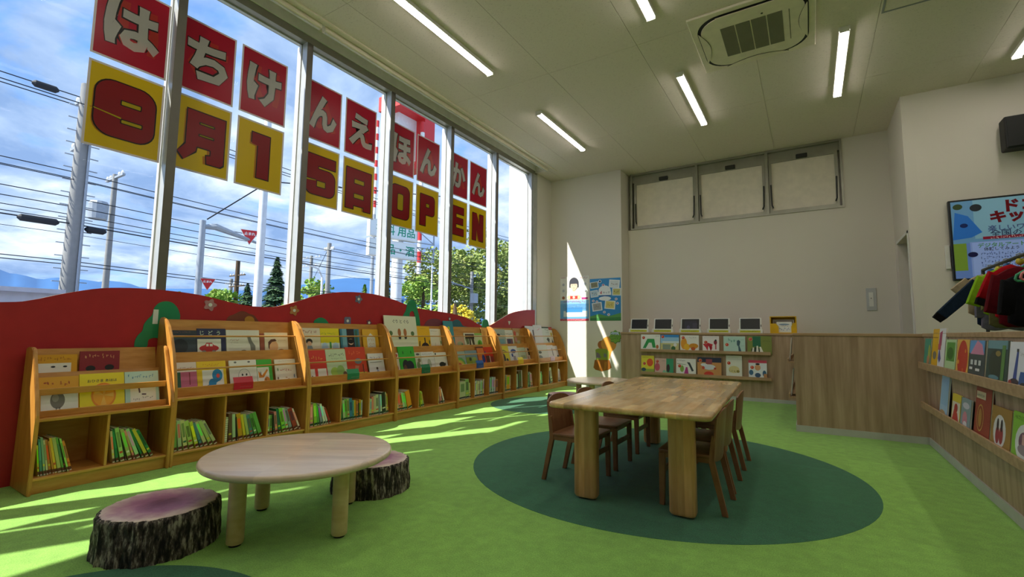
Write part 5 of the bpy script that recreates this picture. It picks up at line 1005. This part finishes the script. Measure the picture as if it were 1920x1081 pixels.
def hanger(y, mat, label, hw=.19, z=1.665, drop=.10):
    t = empty('hanger', (1.44, y, z), label=label, cat='hanger', group='hangers on the rack')
    pts = [(1.44-hw, y, z-drop), (1.44-hw*.96, y, z-drop+.03), (1.44-.02, y, z+.045), (1.44+.02, y, z+.045), (1.44+hw*.96, y, z-drop+.03), (1.44+hw, y, z-drop), (1.44+hw*.95, y, z-drop-.012), (1.44-hw*.95, y, z-drop-.012), (1.44-hw, y, z-drop)]
    bm = B(); tube(bm, pts, .0085, 8); finish('frame', bm, mat, t, smooth=60)
    bm = B(); tube(bm, [(1.44, y, z+.045), (1.44, y, z+.10), (1.465, y, z+.125), (1.462, y, z+.150), (1.44, y, z+.158), (1.418, y, z+.148)], .004, 6); finish('hook', bm, 'chrome', t)
    bm = B(); lathe(bm, [(0, z+.06), (.022, z+.075), (.028, z+.095), (.02, z+.115), (0, z+.12)], 1.44, y, 14); finish('bead', bm, {'hanger_pink': 'bead_yellow', 'hanger_green': 'bead_blue'}[mat], t, smooth=60)
def garment(name, y, mat, label, z=1.66, half=.17, body=.42, sl=.30, ang=38, th=.05, cuff=None, flip=1):
    """jacket hung facing along the rail: trunk and two hanging sleeves"""
    t = empty(name, (1.44, y, z-body), label=label, cat='jacket', group='small clothes on the rack')
    def slab(pts, th_):
        bm = B(); loft(bm, [[(px*s+cx*(1-s), y+yy, pz*s+cz*(1-s)) for px, pz in pts] for yy, s in ((-th_/2, .86), (-th_*.3, .98), (0, 1), (th_*.3, .98), (th_/2, .86)) for cx, cz in [(sum(p[0] for p in pts)/len(pts), sum(p[1] for p in pts)/len(pts))]]); return bm
    trunk = [(1.44-half*.35, z+.04), (1.44-half, z-.02), (1.44-half*.95, z-body*.5), (1.44-half*1.05, z-body+.02), (1.44-half*.5, z-body-.01), (1.44, z-body+.006), (1.44+half*.5, z-body-.01), (1.44+half*1.05, z-body+.02), (1.44+half*.95, z-body*.5), (1.44+half, z-.02), (1.44+half*.35, z+.04), (1.44, z+.015)]
    finish('body', slab(catmull(trunk+[trunk[0]], 2)[:-1], th), mat, t, smooth=50)
    for s in (-1, 1):
        a_ = math.radians(ang if s < 0 else 18); d = Vector((s*math.sin(a_), 0, -math.cos(a_))); n = Vector((d.z, 0, -d.x)); o = Vector((1.44+s*half*.86, y, z-.03))
        ps = [o+n*.055, o+d*sl*.5+n*.052, o+d*sl+n*.045, o+d*sl-n*.045, o+d*sl*.5-n*.05, o-n*.06]
        sv = finish('sleeve', slab([(p.x, p.z) for p in ps], th*.9), mat, t, smooth=50)
        if cuff:
            ps = [o+d*sl*.98+n*.045, o+d*(sl+.05)+n*.038, o+d*(sl+.05)-n*.038, o+d*sl*.98-n*.045]
            finish('cuff', slab([(p.x, p.z) for p in ps], th*.8), cuff, sv)
garment('child_jacket', 6.02, 'cloth_beige', 'beige top at the far end of the rack', z=1.70, half=.17, ang=50, sl=.15, body=.34)
garment('child_jacket', 5.80, 'cloth_navy', 'dark navy jacket with a long sleeve at the far end of the rack', z=1.67, half=.16, ang=43, sl=.40, cuff='cloth_black', th=.07)
garment('child_jacket', 5.60, 'cloth_lime', 'lime green fleece on the rack', z=1.70, half=.16, ang=22, sl=.26, body=.36, th=.07)
garment('child_jacket', 5.30, 'cloth_red', 'red jacket with a black and white cuff on the rack', z=1.70, half=.16, ang=24, sl=.23, body=.40, cuff='cloth_black', th=.08)
garment('child_jacket', 5.10, 'cloth_wine', 'wine-red jacket behind the pink hanger', z=1.66, half=.19, ang=14, sl=.3, body=.42, th=.08)
garment('child_jacket', 4.86, 'cloth_black', 'black jacket on the near part of the rack', z=1.60, half=.2, ang=10, sl=.26, body=.36, th=.1)
garment('child_jacket', 5.44, 'cloth_olive', 'olive vest hanging low on the rack', z=1.60, half=.17, ang=8, sl=.2, body=.36, th=.05)
garment('child_jacket', 5.70, 'cloth_grey', 'grey patterned skirt-like top low on the rack', z=1.55, half=.16, ang=6, sl=.2, body=.33, th=.05)
for y, m_, lb in ((4.62, 'hanger_pink', 'pink plastic hanger, nearest on the rack'), (4.72, 'hanger_green', 'green plastic hanger just behind the pink one'), (5.80, 'hanger_pink', 'pink plastic hanger holding the navy jacket'), (5.60, 'hanger_green', 'green plastic hanger holding the lime fleece'), (5.30, 'hanger_pink', 'pink plastic hanger holding the red jacket'), (6.02, 'hanger_green', 'green plastic hanger holding the beige top'), (5.1, 'hanger_green', 'green plastic hanger holding the wine-red jacket')): hanger(y, m_, lb)

# ================================================ WINDOW POSTERS
PX, PW, PH, PS = -5.12, .5299, .7566, 1.2902
GL = {
 '9': ([('R', 0, 0, 1, 1, .30)], [('r', .40, .60, .76, .705), ('r', .42, .27, .80, .36), ('p', [(-.03, .43), (.45, .33), (.45, .36), (-.03, .445)])]),
 '月': ([('p', [(.14, 1), (1, 1), (1, .28), (.14, .28)]), ('p', [(.14, .5), (.42, .5), (.36, .18), (.12, -.04), (-.02, .10), (.14, .28)]), ('p', [(.70, .3), (1, .3), (1, .04), (.92, -.02), (.62, -.02), (.60, .14), (.70, .16)])], [('r', .40, .745, .76, .80), ('r', .40, .50, .76, .555)]),
 '1': ([('p', [(0, 1), (1, 1), (1, 0), (.34, 0), (.34, .72), (0, .74)])], []),
 '5': ([('r', .04, .74, 1, 1), ('r', .04, .40, .40, 1), ('R', 0, 0, 1, .66, .24)], [('r', .36, .20, .68, .37), ('p', [(-.03, .30), (.36, .37), (.36, .385), (-.03, .38)])]),
 '日': ([('r', 0, 0, 1, 1), ('r', 0, -.10, .30, 0), ('r', .72, -.10, 1, 0)], [('r', .30, .60, .72, .74), ('r', .30, .20, .72, .34)]),
 'O': ([('R', 0, 0, 1, 1, .24)], [('R', .33, .24, .67, .76, .08)]), 'P': ([('r', 0, 0, .38, 1), ('R', 0, .36, 1, 1, .2)], [('r', .38, .60, .64, .74)]),
 'E': ([('r', 0, 0, .36, 1), ('r', 0, .76, 1, 1), ('r', 0, .39, .95, .61), ('r', 0, 0, 1, .24)], []), 'N': ([('r', 0, 0, .34, 1), ('r', .66, 0, 1, 1), ('p', [(0, 1), (.40, 1), (1, 0), (.60, 0)])], [])}
def glyph(a, ch, cx, cy, w, h, ink, line, paper, ex):
    def pts(s, e):
        if s[0] == 'p':
            P = s[1]; mx_, my_ = sum(p[0] for p in P)/len(P), sum(p[1] for p in P)/len(P)
            return [(p[0]*w+(e if p[0] > mx_ else -e), p[1]*h+(e if p[1] > my_ else -e)) for p in P]
        x0, y0, x1, y1 = s[1]*w-e, s[2]*h-e, s[3]*w+e, s[4]*h+e
        r = (s[5]*min(w, h)+e*.6) if s[0] == 'R' else .006
        return rrect((x0+x1)/2, (y0+y1)/2, (x1-x0)/2, (y1-y0)/2, r, 6 if s[0] == 'R' else 2)
    so, ho = GL[ch]; ox, oy = cx-w/2, cy-h/2
    for e, c in (((ex, line), (0, ink)) if line else ((0, ink),)):
        for s in so: a.poly([(x+ox, y+oy) for x, y in pts(s, e)], c)
    for e, c in ((0, line or ink), (-ex*.8, paper)):
        for s in ho: a.poly([(x+ox, y+oy) for x, y in pts(s, e)], c)
RT = ['は', 'ち', 'け', 'ん', 'え', 'ほ', 'ん', 'か', 'ん']; YT = ['9', '月', '1', '5', '日', 'O', 'P', 'E', 'N']
WT = ['leftmost', 'second from the left', 'third from the left', 'fourth from the left', 'fifth from the left', 'sixth from the left', 'seventh from the left', 'eighth from the left', 'rightmost']
RN = ['ha', 'chi', 'ke', 'n', 'e', 'ho', 'n', 'ka', 'n']
ys = [PS]
for k in range(4): ys += [1.9442+1.364*k, 1.9442+1.364*k+PW+.0618]
for i, y in enumerate(ys):
    for row in (0, 1):
        z1 = 3.4649 if row else 4.275; z0 = z1-PH; wd = PW+(.035 if i == 0 else 0)
        lab = ('red window poster with a white kana %s, %s of the upper row' % (RN[i], WT[i])) if not row else ('yellow window poster with a red %s, %s of the lower row' % (['nine', 'month character', 'one', 'five', 'day character', 'letter O', 'letter P', 'letter E', 'letter N'][i], WT[i]))
        t = empty('window_poster', (PX, y+PW/2, z0), label=lab, cat='poster', group='posters taped to the windows')
        me = bpy.data.meshes.new('sheet'); bm = B(); box(bm, PX-.0012, PX, y, y+wd, z0, z1); o = finish('sheet', bm, 'print_backlit', t)
        ca = o.data.color_attributes.new('Col', 'FLOAT_COLOR', 'CORNER'); ca.data.foreach_set('color', [v for _ in range(len(ca.data)) for v in (*lin('c4bcb4'), 1)])
        a = Art(); f = .018; a.rect(f, f, wd-f, PH-f, 'c01838' if not row else 'e8c800'); cx, cy = wd/2, PH/2
        ch = (YT if row else RT)[i]
        if row:
            hh = PH*.66; ww = wd*{'1': .38, 'N': .62, 'P': .62, 'E': .62, 'O': .70}.get(ch, .78)
            glyph(a, ch, cx-.03, cy-.01, ww*.94, hh, 'c8850c', None, 'e8c800', .012)
            glyph(a, ch, cx, cy, ww, hh, 'b41420', '241008', 'e8c800', .011)
        else:
            hh, ww = PH*.60, wd*.74
            a.text(ch, cx, cy, None, 'd04038', .042, w=ww*.95, h=hh*.95, mirror=True)
            a.text(ch, cx, cy, None, '1c1412', .070, w=ww*1.035, h=hh*1.03); a.text(ch, cx, cy, None, 'e6e0da', .042, w=ww, h=hh)
            a.poly([(cx-ww*.3, cy+hh*.1), (cx-ww*.28, cy+hh*.1), (cx-ww*.28, cy+hh*.11)], 'dcd6cc')
        a.put('poster_print', (PX, y, z0), (0, 1, 0), (0, 0, 1), 'print_backlit', t, step=.0002, lift=.0005)

# plain sheets on the window bays beside the camera, which keep the sun off that part of the carpet
for i, y in enumerate((-2.15, -1.56, -.78, -.19)):
    for row, (z0, z1, c) in enumerate(((2.71, 3.465, 'e8c800'), (3.518, 4.56, 'c01838'))):
        t = empty('window_poster', (PX, y+.265, z0), label='plain %s window poster out of view, %s beside the camera' % (('yellow', 'red')[row], ORD[i]), cat='poster', group='posters taped to the windows')
        bm = B(); box(bm, PX-.0012, PX, y, y+.53, z0, z1); o = finish('sheet', bm, 'print_backlit', t)
        ca = o.data.color_attributes.new('Col', 'FLOAT_COLOR', 'CORNER'); ca.data.foreach_set('color', [v for _ in range(len(ca.data)) for v in (*lin(c), 1)])

# ================================================ OUTSIDE
bm = B(); box(bm, -400, -5.7, -300, 400, -.6, -.25); finish('ground', bm, 'asphalt', kind='structure')
RIDGE = [(0.1452, 0.0858), (0.1757, 0.0839), (0.1855, 0.0794), (0.192, 0.0793), (0.203, 0.0772), (0.2133, 0.0741), (0.2213, 0.074), (0.2286, 0.0763), (0.2373, 0.0779), (0.2493, 0.0773), (0.2615, 0.0775), (0.2709, 0.0766), (0.2837, 0.0751), (0.2966, 0.0778), (0.3099, 0.0771), (0.3237, 0.0747), (0.3358, 0.0702), (0.3557, 0.0697), (0.3852, 0.0707), (0.4081, 0.0721), (0.4333, 0.0736), (0.4645, 0.0735), (0.4987, 0.0733), (0.5431, 0.0756), (0.5796, 0.0877), (0.6127, 0.0978), (0.6371, 0.1023), (0.667, 0.107), (0.7081, 0.1089), (0.7398, 0.1069), (0.7834, 0.085), (0.8276, 0.0638), (0.9396, 0.0489), (1.0076, 0.0383)]
def ridge():
    bm = B(); rows = []
    for k, (R_, f) in enumerate(((1500, 1.0), (1300, .72), (1080, .42), (860, .2), (600, 0))):
        row = []
        for i, (az, el) in enumerate(RIDGE):
            j = f*(1+.05*math.sin(i*1.7+k)*(0 if k == 0 else 1)); z = 1.15+el*1500*j if f else -2
            row.append(bm.verts.new((-R_*math.cos(az), R_*math.sin(az), z)))
        rows.append(row)
    for a, b_ in zip(rows, rows[1:]):
        for i in range(len(a)-1): bm.faces.new([a[i], a[i+1], b_[i+1], b_[i]])
    return finish('mountains', bm, 'mountain', kind='structure', smooth=80)
ridge()
def pole(name, label, cat, x, y, h, r0, r1, mat, grp=None, extra=None):
    t = empty(name, (x, y, -.25), label=label, cat=cat, group=grp)
    bm = B(); tube(bm, [(x, y, -.25), (x, y, h)], [r0, r1], 16); finish('post', bm, mat, t, smooth=50)
    if extra: extra(t, x, y, h)
    return t
def xarms(t, x, y, h, zs=(0,), w=.9, mat='galvanised'):
    for z in zs:
        bm = B(); box(bm, x-w, x+w, y-.05, y+.05, h+z-.06, h+z+.02); finish('cross_arm', bm, mat, t)
        for u in (-.85, -.5, .5, .85):
            bm = B(); lathe(bm, [(0, h+z+.02), (.05, h+z+.02), (.06, h+z+.08), (.04, h+z+.14), (0, h+z+.16)], x+w*u, y, 8); finish('insulator', bm, 'card_white', t)
def p1x(t, x, y, h):
    xarms(t, x, y, h, (-.3, -1.6), .8)
    for k in range(16):
        bm = B(); z = 2.0+.33*k; box(bm, x-.02, x+.02, y-.34, y+.34, z, z+.02); finish('climbing_peg', bm, 'galvanised', t)
    bm = B(); tube(bm, [(x+.2, y+.1, 1.8), (x+.16, y+.1, 6.8)], .03, 6); finish('conduit', bm, 'galvanised', t)
pole('utility_pole', 'thick concrete utility pole with pegs, leftmost outside the window', 'pole', -16, 4.08, 7.6, .21, .15, 'concrete', None, p1x)
def p2x(t, x, y, h):
    xarms(t, x, y, h, (-.12,), .9)
    bm = B(); lathe(bm, [(0, 5.5), (.3, 5.5), (.32, 6.1), (.28, 6.2), (0, 6.22)], x+.2, y-.5, 14); finish('transformer', bm, 'galvanised', t)
pole('utility_pole', 'second utility pole with a grey transformer, behind the thick one', 'pole', -24, 7.22, 7.5, .13, .09, 'concrete', None, p2x)
def p3x(t, x, y, h):
    bm = B(); tube(bm, [(x, y, h-.18), (x+.05, y+.3, h-.12), (x, y+1.55, h-.38)], [.05, .1, .035], 8); finish('arm', bm, 'galvanised', t)
pole('sign_pole', 'slim grey pole with an arm carrying stop signs', 'pole', -14, 6.2, 4.15, .10, .075, 'galvanised', None, p3x)
def stop_sign(x, y, z, s, yaw, label):
    t = empty('stop_sign', (x, y, z-s*.87), label=label, cat='sign', group='red triangular stop signs')
    U = Vector((math.sin(yaw), math.cos(yaw), 0)); V = Vector((0, 0, 1)); n = U.cross(V)
    O = Vector((x, y, z)); P = [O-U*s/2, O+U*s/2, O-V*s*.87]
    bm = B(); A = [bm.verts.new(p-n*.02) for p in P]; D = [bm.verts.new(p) for p in P]; bm.faces.new(A); bm.faces.new(D[::-1])
    for i in range(3): bm.faces.new([A[i], D[i], D[(i+1) % 3], A[(i+1) % 3]])
    finish('plate', bm, 'card_white', t)
    a = Art(); a.poly([(-s*.46, -s*.02), (s*.46, -s*.02), (0, -s*.83)], 'cc2830'); a.text('止まれ', 0, -s*.22, None, 'f0f0f0', .03, w=s*.56)
    a.put('sign_print', O, U, V, parent=t, step=.002, lift=.003)
stop_sign(-13.95, 7.47, 4.12, .52, .35, 'higher red triangular stop sign hanging from the arm')
stop_sign(-13.85, 6.36, 2.55, .38, .35, 'lower red triangular stop sign on the slim pole')
pole('light_pole', 'tall pale grey lamp pole between the window mullions', 'pole', -13, 7.28, 8.0, .125, .09, 'pole_white')
pole('utility_pole', 'small distant pole with two cross-arms, left of the tall pale pole', 'pole', -40, 20.6, 6.9, .2, .16, 'trunk', None, lambda t, x, y, h: xarms(t, x, y, h, (-1.2, -2.1), 1.2, 'trunk'))
pole('utility_pole', 'thin far pole beside the small pole with cross-arms', 'pole', -50, 25.2, 6.4, .2, .16, 'concrete', None, lambda t, x, y, h: xarms(t, x, y, h, (-.5,), 1.2))
pole('utility_pole', 'pale concrete pole in front of the blue hill', 'pole', -26, 19.03, 6.8, .18, .13, 'concrete', None, lambda t, x, y, h: xarms(t, x, y, h, (-.4,), .5))
pole('street_pole', 'bent white street light pole beside the pale concrete pole', 'pole', -25, 17.9, 4.4, .08, .07, 'pole_white', None, lambda t, x, y, h: finish('arm', (lambda bm: (tube(bm, [(x, y, h), (x, y-.3, h+.5), (x, y-1.5, h+.8)], .06, 8), bm)[1])(B()), 'pole_white', t))
def subst(t, x, y, h):
    xarms(t, x, y, h, (-.2, -1.1), 1.6, 'galvanised')
pole('utility_pole', 'far pole with many white insulators by the second window post', 'pole', -45, 30.8, 9.2, .2, .16, 'concrete', None, subst)
pole('street_pole', 'thin mast in front of the olive tree', 'pole', -22, 24.4, 5.8, .07, .05, 'pole_white')
pole('utility_pole', 'pole with boxes in front of the big tree, right of the middle', 'pole', -18, 23.7, 5.0, .12, .1, 'concrete', None, lambda t, x, y, h: [finish('box', (lambda bm: (box(bm, x+.1, x+.4, y-.25, y+.15, z, z+.6), bm)[1])(B()), 'galvanised', t) for z in (1.2, 3.0)]+[finish('arm', (lambda bm: (tube(bm, [(x, y, 3.9), (x, y-2.6, 4.2)], .05, 6), bm)[1])(B()), 'galvanised', t)])
# wires running along the road
for i, (x, z, r) in enumerate([(-16, 7.22, .022), (-16.3, 7.08, .022), (-15.7, 6.95, .022), (-16, 5.2, .02), (-16.2, 5.08, .018), (-15.9, 4.98, .018), (-16, 4.53, .02), (-16, 4.29, .02), (-16, 4.08, .018), (-16, 3.93, .018), (-15.9, 3.83, .03), (-16, 3.58, .012), (-16, 2.88, .02), (-16.1, 2.80, .02)]):
    t = empty('overhead_wire', (x, 10, z), label='dark overhead wire along the road, %s from the top' % ORD[i], cat='wire', group='overhead wires along the road')
    bm = B(); pts = [(x, y, z-(.35*(1-((y-4)/22 % 1*2-1)**2) if y > 4 else 0)*.6) for y in range(-6, 70, 2)]
    tube(bm, pts, r*.6, 5); finish('cable', bm, 'wire_black', t)
for i, (y0, y1, z, lb) in enumerate(((3.0, 3.75, 3.80, 'dark cable sleeve on the thick wire, left of the concrete pole'), (4.25, 4.7, 3.74, 'dark cable sleeve on the thick wire, right of the concrete pole'), (3.0, 3.5, 7.16, 'dark insulator sleeve on the topmost wires'))):
    t = empty('cable_sleeve', (-15.9, y0, z), label=lb, cat='cable')
    bm = B(); tube(bm, [(-15.9, y0, z), (-15.9, y0+.06, z), (-15.9, y1-.06, z), (-15.9, y1, z)], [.03, .085, .085, .03], 10); finish('sleeve', bm, 'wire_black', t)
for x0, y0, z0, x1, y1, z1, lb in ((-13, 7.28, 5.3, -14, 6.3, 4.2, 'stay wire from the tall pale pole down to the sign pole'), (-26, 19, 6.5, -45, 30.8, 6.0, 'wire from the pale concrete pole leading away'), (-26, 19, 6.5, -20, 24, 5.0, 'wire sloping right from the pale concrete pole'), (-13, 7.28, 5.4, -12, 14, 6.5, 'wire leading right from the tall pale pole')):
    t = empty('stay_wire', (x0, y0, z0), label=lb, cat='wire'); bm = B(); tube(bm, [(x0, y0, z0), (x1, y1, z1)], .018, 5); finish('cable', bm, 'wire_black', t)
# long low building
t = empty('building', (-12, 1, -.25), label='long low lilac-grey building end at the far left, outside', cat='building')
bm = B(); box(bm, -16, -12, -14, 2.95, -.25, 1.80); finish('wall', bm, 'facade_lilac', t); bm = B(); box(bm, -16.1, -11.9, -14.1, 3.0, 1.80, 1.88); finish('roof', bm, 'facade_lilac', t)
# shop sign pylon with green lettering
t = empty('sign_pylon', (-20, 19.2, -.25), label='white sign boards with green characters on a thick pale post', cat='sign')
bm = B(); tube(bm, [(-20, 19.2, -.25), (-20, 19.2, 9)], .31, 24); finish('post', bm, 'pole_white', t, smooth=50)
dU = Vector((.25, .97, 0)).normalized()
for z0, z1, tx in ((6.35, 7.28, '衣料 用品'), (5.28, 6.22, '食品・酒')):
    M = Matrix.Translation((-19.6, 18.2, 0)) @ Matrix.Rotation(-.25, 4, 'Z')
    bm = B(); box(bm, -.35, 0, -1.2, 1.75, z0, z1, M); bd = finish('sign_board', bm, 'card_white', t)
    a = Art(); a.rect(-1.15, .06, 1.7, z1-z0-.06, 'eef4f2'); a.text(tx, .38, (z1-z0)/2, None, '1c9a78', .02, w=2.45 if len(tx) > 2 else 1, res=1)
    a.put('board_print', M @ Vector((0, 0, z0)), M.to_3x3() @ Vector((0, 1, 0)), (0, 0, 1), parent=bd, step=.002, lift=.004)
    for yy in (1.9, 3.1): bm = B(); box(bm, -.3, -.24, yy-.04, yy+.04, z0+.05, z1-.05, M); finish('bracket_post', bm, 'galvanised', bd)
    for a0, b0 in (((1.9, z0+.08), (3.1, z1-.1)),): bm = B(); tube(bm, [M @ Vector((-.27, a0[0], b0[1])), M @ Vector((-.27, b0[0], a0[1]))], .03, 5); finish('brace', bm, 'galvanised', bd)
    for zz in (z0+.06, z1-.1): bm = B(); tube(bm, [M @ Vector((-.27, 1.75, zz)), M @ Vector((-.27, 3.15, zz))], .035, 5); finish('strut', bm, 'galvanised', bd)
# red tower sign
t = empty('tower_sign', (-22, 23.2, -.25), label='red framed box sign on a red and white mast above the posters', cat='sign')
for nm, b_ in (('frame_top', (-24.0, -22, 20.9, 24.3, 15.9, 16.9)), ('frame_post', (-24, -22, 23.3, 24.3, 12.5, 15.9)), ('sign_face', (-23.2, -22.8, 21.6, 23.3, 13.0, 15.9))):
    bm = B(); box(bm, *b_); finish(nm, bm, 'signal_red' if 'frame' in nm else 'card_white', t)
for k in range(14):
    bm = B(); tube(bm, [(-21.9, 22.98, 5+.75*k), (-21.9, 22.98, 5.75+.75*k)], .14, 10); finish('mast_section', bm, 'signal_red' if k % 2 else 'card_white', t)
t = empty('radio_mast', (-22, 19.12, -.25), label='red and white striped mast seen between the posters', cat='mast')
for k in range(14):
    bm = B(); tube(bm, [(-22, 19.12, 8.2+.42*k), (-22, 19.12, 8.62+.42*k)], .10, 10); finish('mast_section', bm, 'signal_red' if k % 2 else 'card_white', t)
bm = B(); tube(bm, [(-22, 19.12, -.25), (-22, 19.12, 8.2)], .10, 10); finish('post', bm, 'galvanised', t)
t = empty('notice_sign', (-22, 23.2, 0), label='small blue sign on a post in front of the olive tree', cat='sign')
bm = B(); box(bm, -22.05, -22, 21.4, 21.8, 2.2, 3.2); finish('plate', bm, 'bead_blue', t); bm = B(); tube(bm, [(-22.05, 21.6, -.25), (-22.05, 21.6, 3.3)], .05, 8); finish('post', bm, 'pole_white', t)
# trees
def tree(label, x, y, zb, h, rx, rz_, n, mat, ls=.28, sd=0, cx=0):
    q = random.Random(sd); t = empty('tree', (x, y, -.25), label=label, cat='tree')
    bm = B(); tube(bm, [(x, y, -.25), (x+.1, y, zb+h*.3), (x, y+.1, zb+h*.8)], [.28, .2, .06], 8); finish('trunk', bm, 'trunk', t)
    vs, fs = [], []; cl = []
    for _ in range(46):
        a, b_, r = q.uniform(0, 2*PI), q.uniform(-1, 1), q.uniform(.35, 1)**.6
        s = math.sqrt(1-b_*b_); cl.append((x+rx*r*s*math.cos(a), y+rx*r*s*math.sin(a), zb+rz_+rz_*r*b_, q.uniform(.16, .34)*rx))
    for k in range(n):
        c = cl[k % len(cl)]; a, b_ = q.uniform(0, 2*PI), q.uniform(-1, 1); s = math.sqrt(1-b_*b_); r = c[3]*q.uniform(.6, 1.05)
        p = Vector((c[0]+r*s*math.cos(a), c[1]+r*s*math.sin(a), c[2]+r*b_*.8)); u = Vector((q.gauss(0, 1), q.gauss(0, 1), q.gauss(0, .6))).normalized(); v = u.orthogonal().normalized(); L = ls*q.uniform(.6, 1.2)
        i = len(vs); vs += [p-u*L*.5, p+v*L*.28, p+u*L*.5, p-v*L*.28]; fs.append([i, i+1, i+2, i+3])
    me = bpy.data.meshes.new('foliage'); me.from_pydata(vs, [], fs); link_mesh('foliage', me, mat, t, kind='stuff')
def conifer(label, x, y, h, r, n, mat, sd=0):
    q = random.Random(sd); t = empty('conifer_tree', (x, y, -.25), label=label, cat='tree')
    bm = B(); tube(bm, [(x, y, -.25), (x, y, h)], [.2, .02], 8); finish('trunk', bm, 'trunk', t)
    vs, fs = [], []
    for k in range(n):
        f = q.random()**.7; z = h-f*(h-.6); a = q.uniform(0, 2*PI); tier = (z*1.6) % 1; rr = r*f*(.45+.55*(1-tier))*q.uniform(.5, 1)
        d = Vector((math.cos(a), math.sin(a), -.35)).normalized(); p = Vector((x, y, z))+Vector((math.cos(a)*rr, math.sin(a)*rr, -rr*.3)); v = Vector((-math.sin(a), math.cos(a), 0)); L = .34*q.uniform(.6, 1.3)
        i = len(vs); vs += [p-d*L*.5, p+v*L*.3, p+d*L*.6, p-v*L*.3]; fs.append([i, i+1, i+2, i+3])
    me = bpy.data.meshes.new('foliage'); me.from_pydata(vs, [], fs); link_mesh('foliage', me, mat, t, kind='stuff')
tree('tall olive-green tree right of the sign pylon', -30, 35.5, 1.0, 9, 4.4, 4.3, 7500, 'leaf_olive', .42, 1)
tree('big grey-green tree behind the pole with boxes', -30, 42.5, 1.0, 12, 5.2, 5.6, 9000, 'leaf_olive', .45, 2)
tree('fresh green rounded tree in front of the big tree, behind the mast', -26, 27.8, .2, 6, 2.2, 2.6, 3500, 'leaf_fresh', .35, 3)
tree('bare-topped tree at the far right of the windows', -30, 47.5, 1.5, 12, 4.0, 5.0, 4500, 'leaf_olive', .45, 8)
tree('bushy green tree behind the far insulator pole', -30, 20.9, .3, 5.2, 1.8, 2.3, 3600, 'leaf_fresh', .3, 4)
tree('low light green tree behind the lower stop sign', -40, 18.9, .3, 5, 2.1, 2.1, 3000, 'leaf_fresh', .35, 5)
tree('small green treetop at the foot of the first window post', -40, 15.6, .2, 4.2, 1.6, 1.8, 1800, 'leaf_fresh', .3, 9)
tree('bright yellow bush at the edge of the wavy board', -15, 18.3, .6, 2.5, 1.0, .95, 1500, 'leaf_yellow', .2, 6)
conifer('dark spruce beside the tall pale pole', -35, 21.0, 6.9, 2.6, 6000, 'leaf_dark', 1)
conifer('smaller dark conifer left of the tall pale pole', -45, 24.2, 5.6, 2.6, 4500, 'leaf_dark', 2)
conifer('dark conifer by the third window post', -30, 27.4, 7.2, 2.2, 4200, 'leaf_dark', 3)
conifer('green palm-like conifer edge left of the third window post', -30, 25.4, 4.9, 1.3, 1800, 'leaf_fresh', 4)
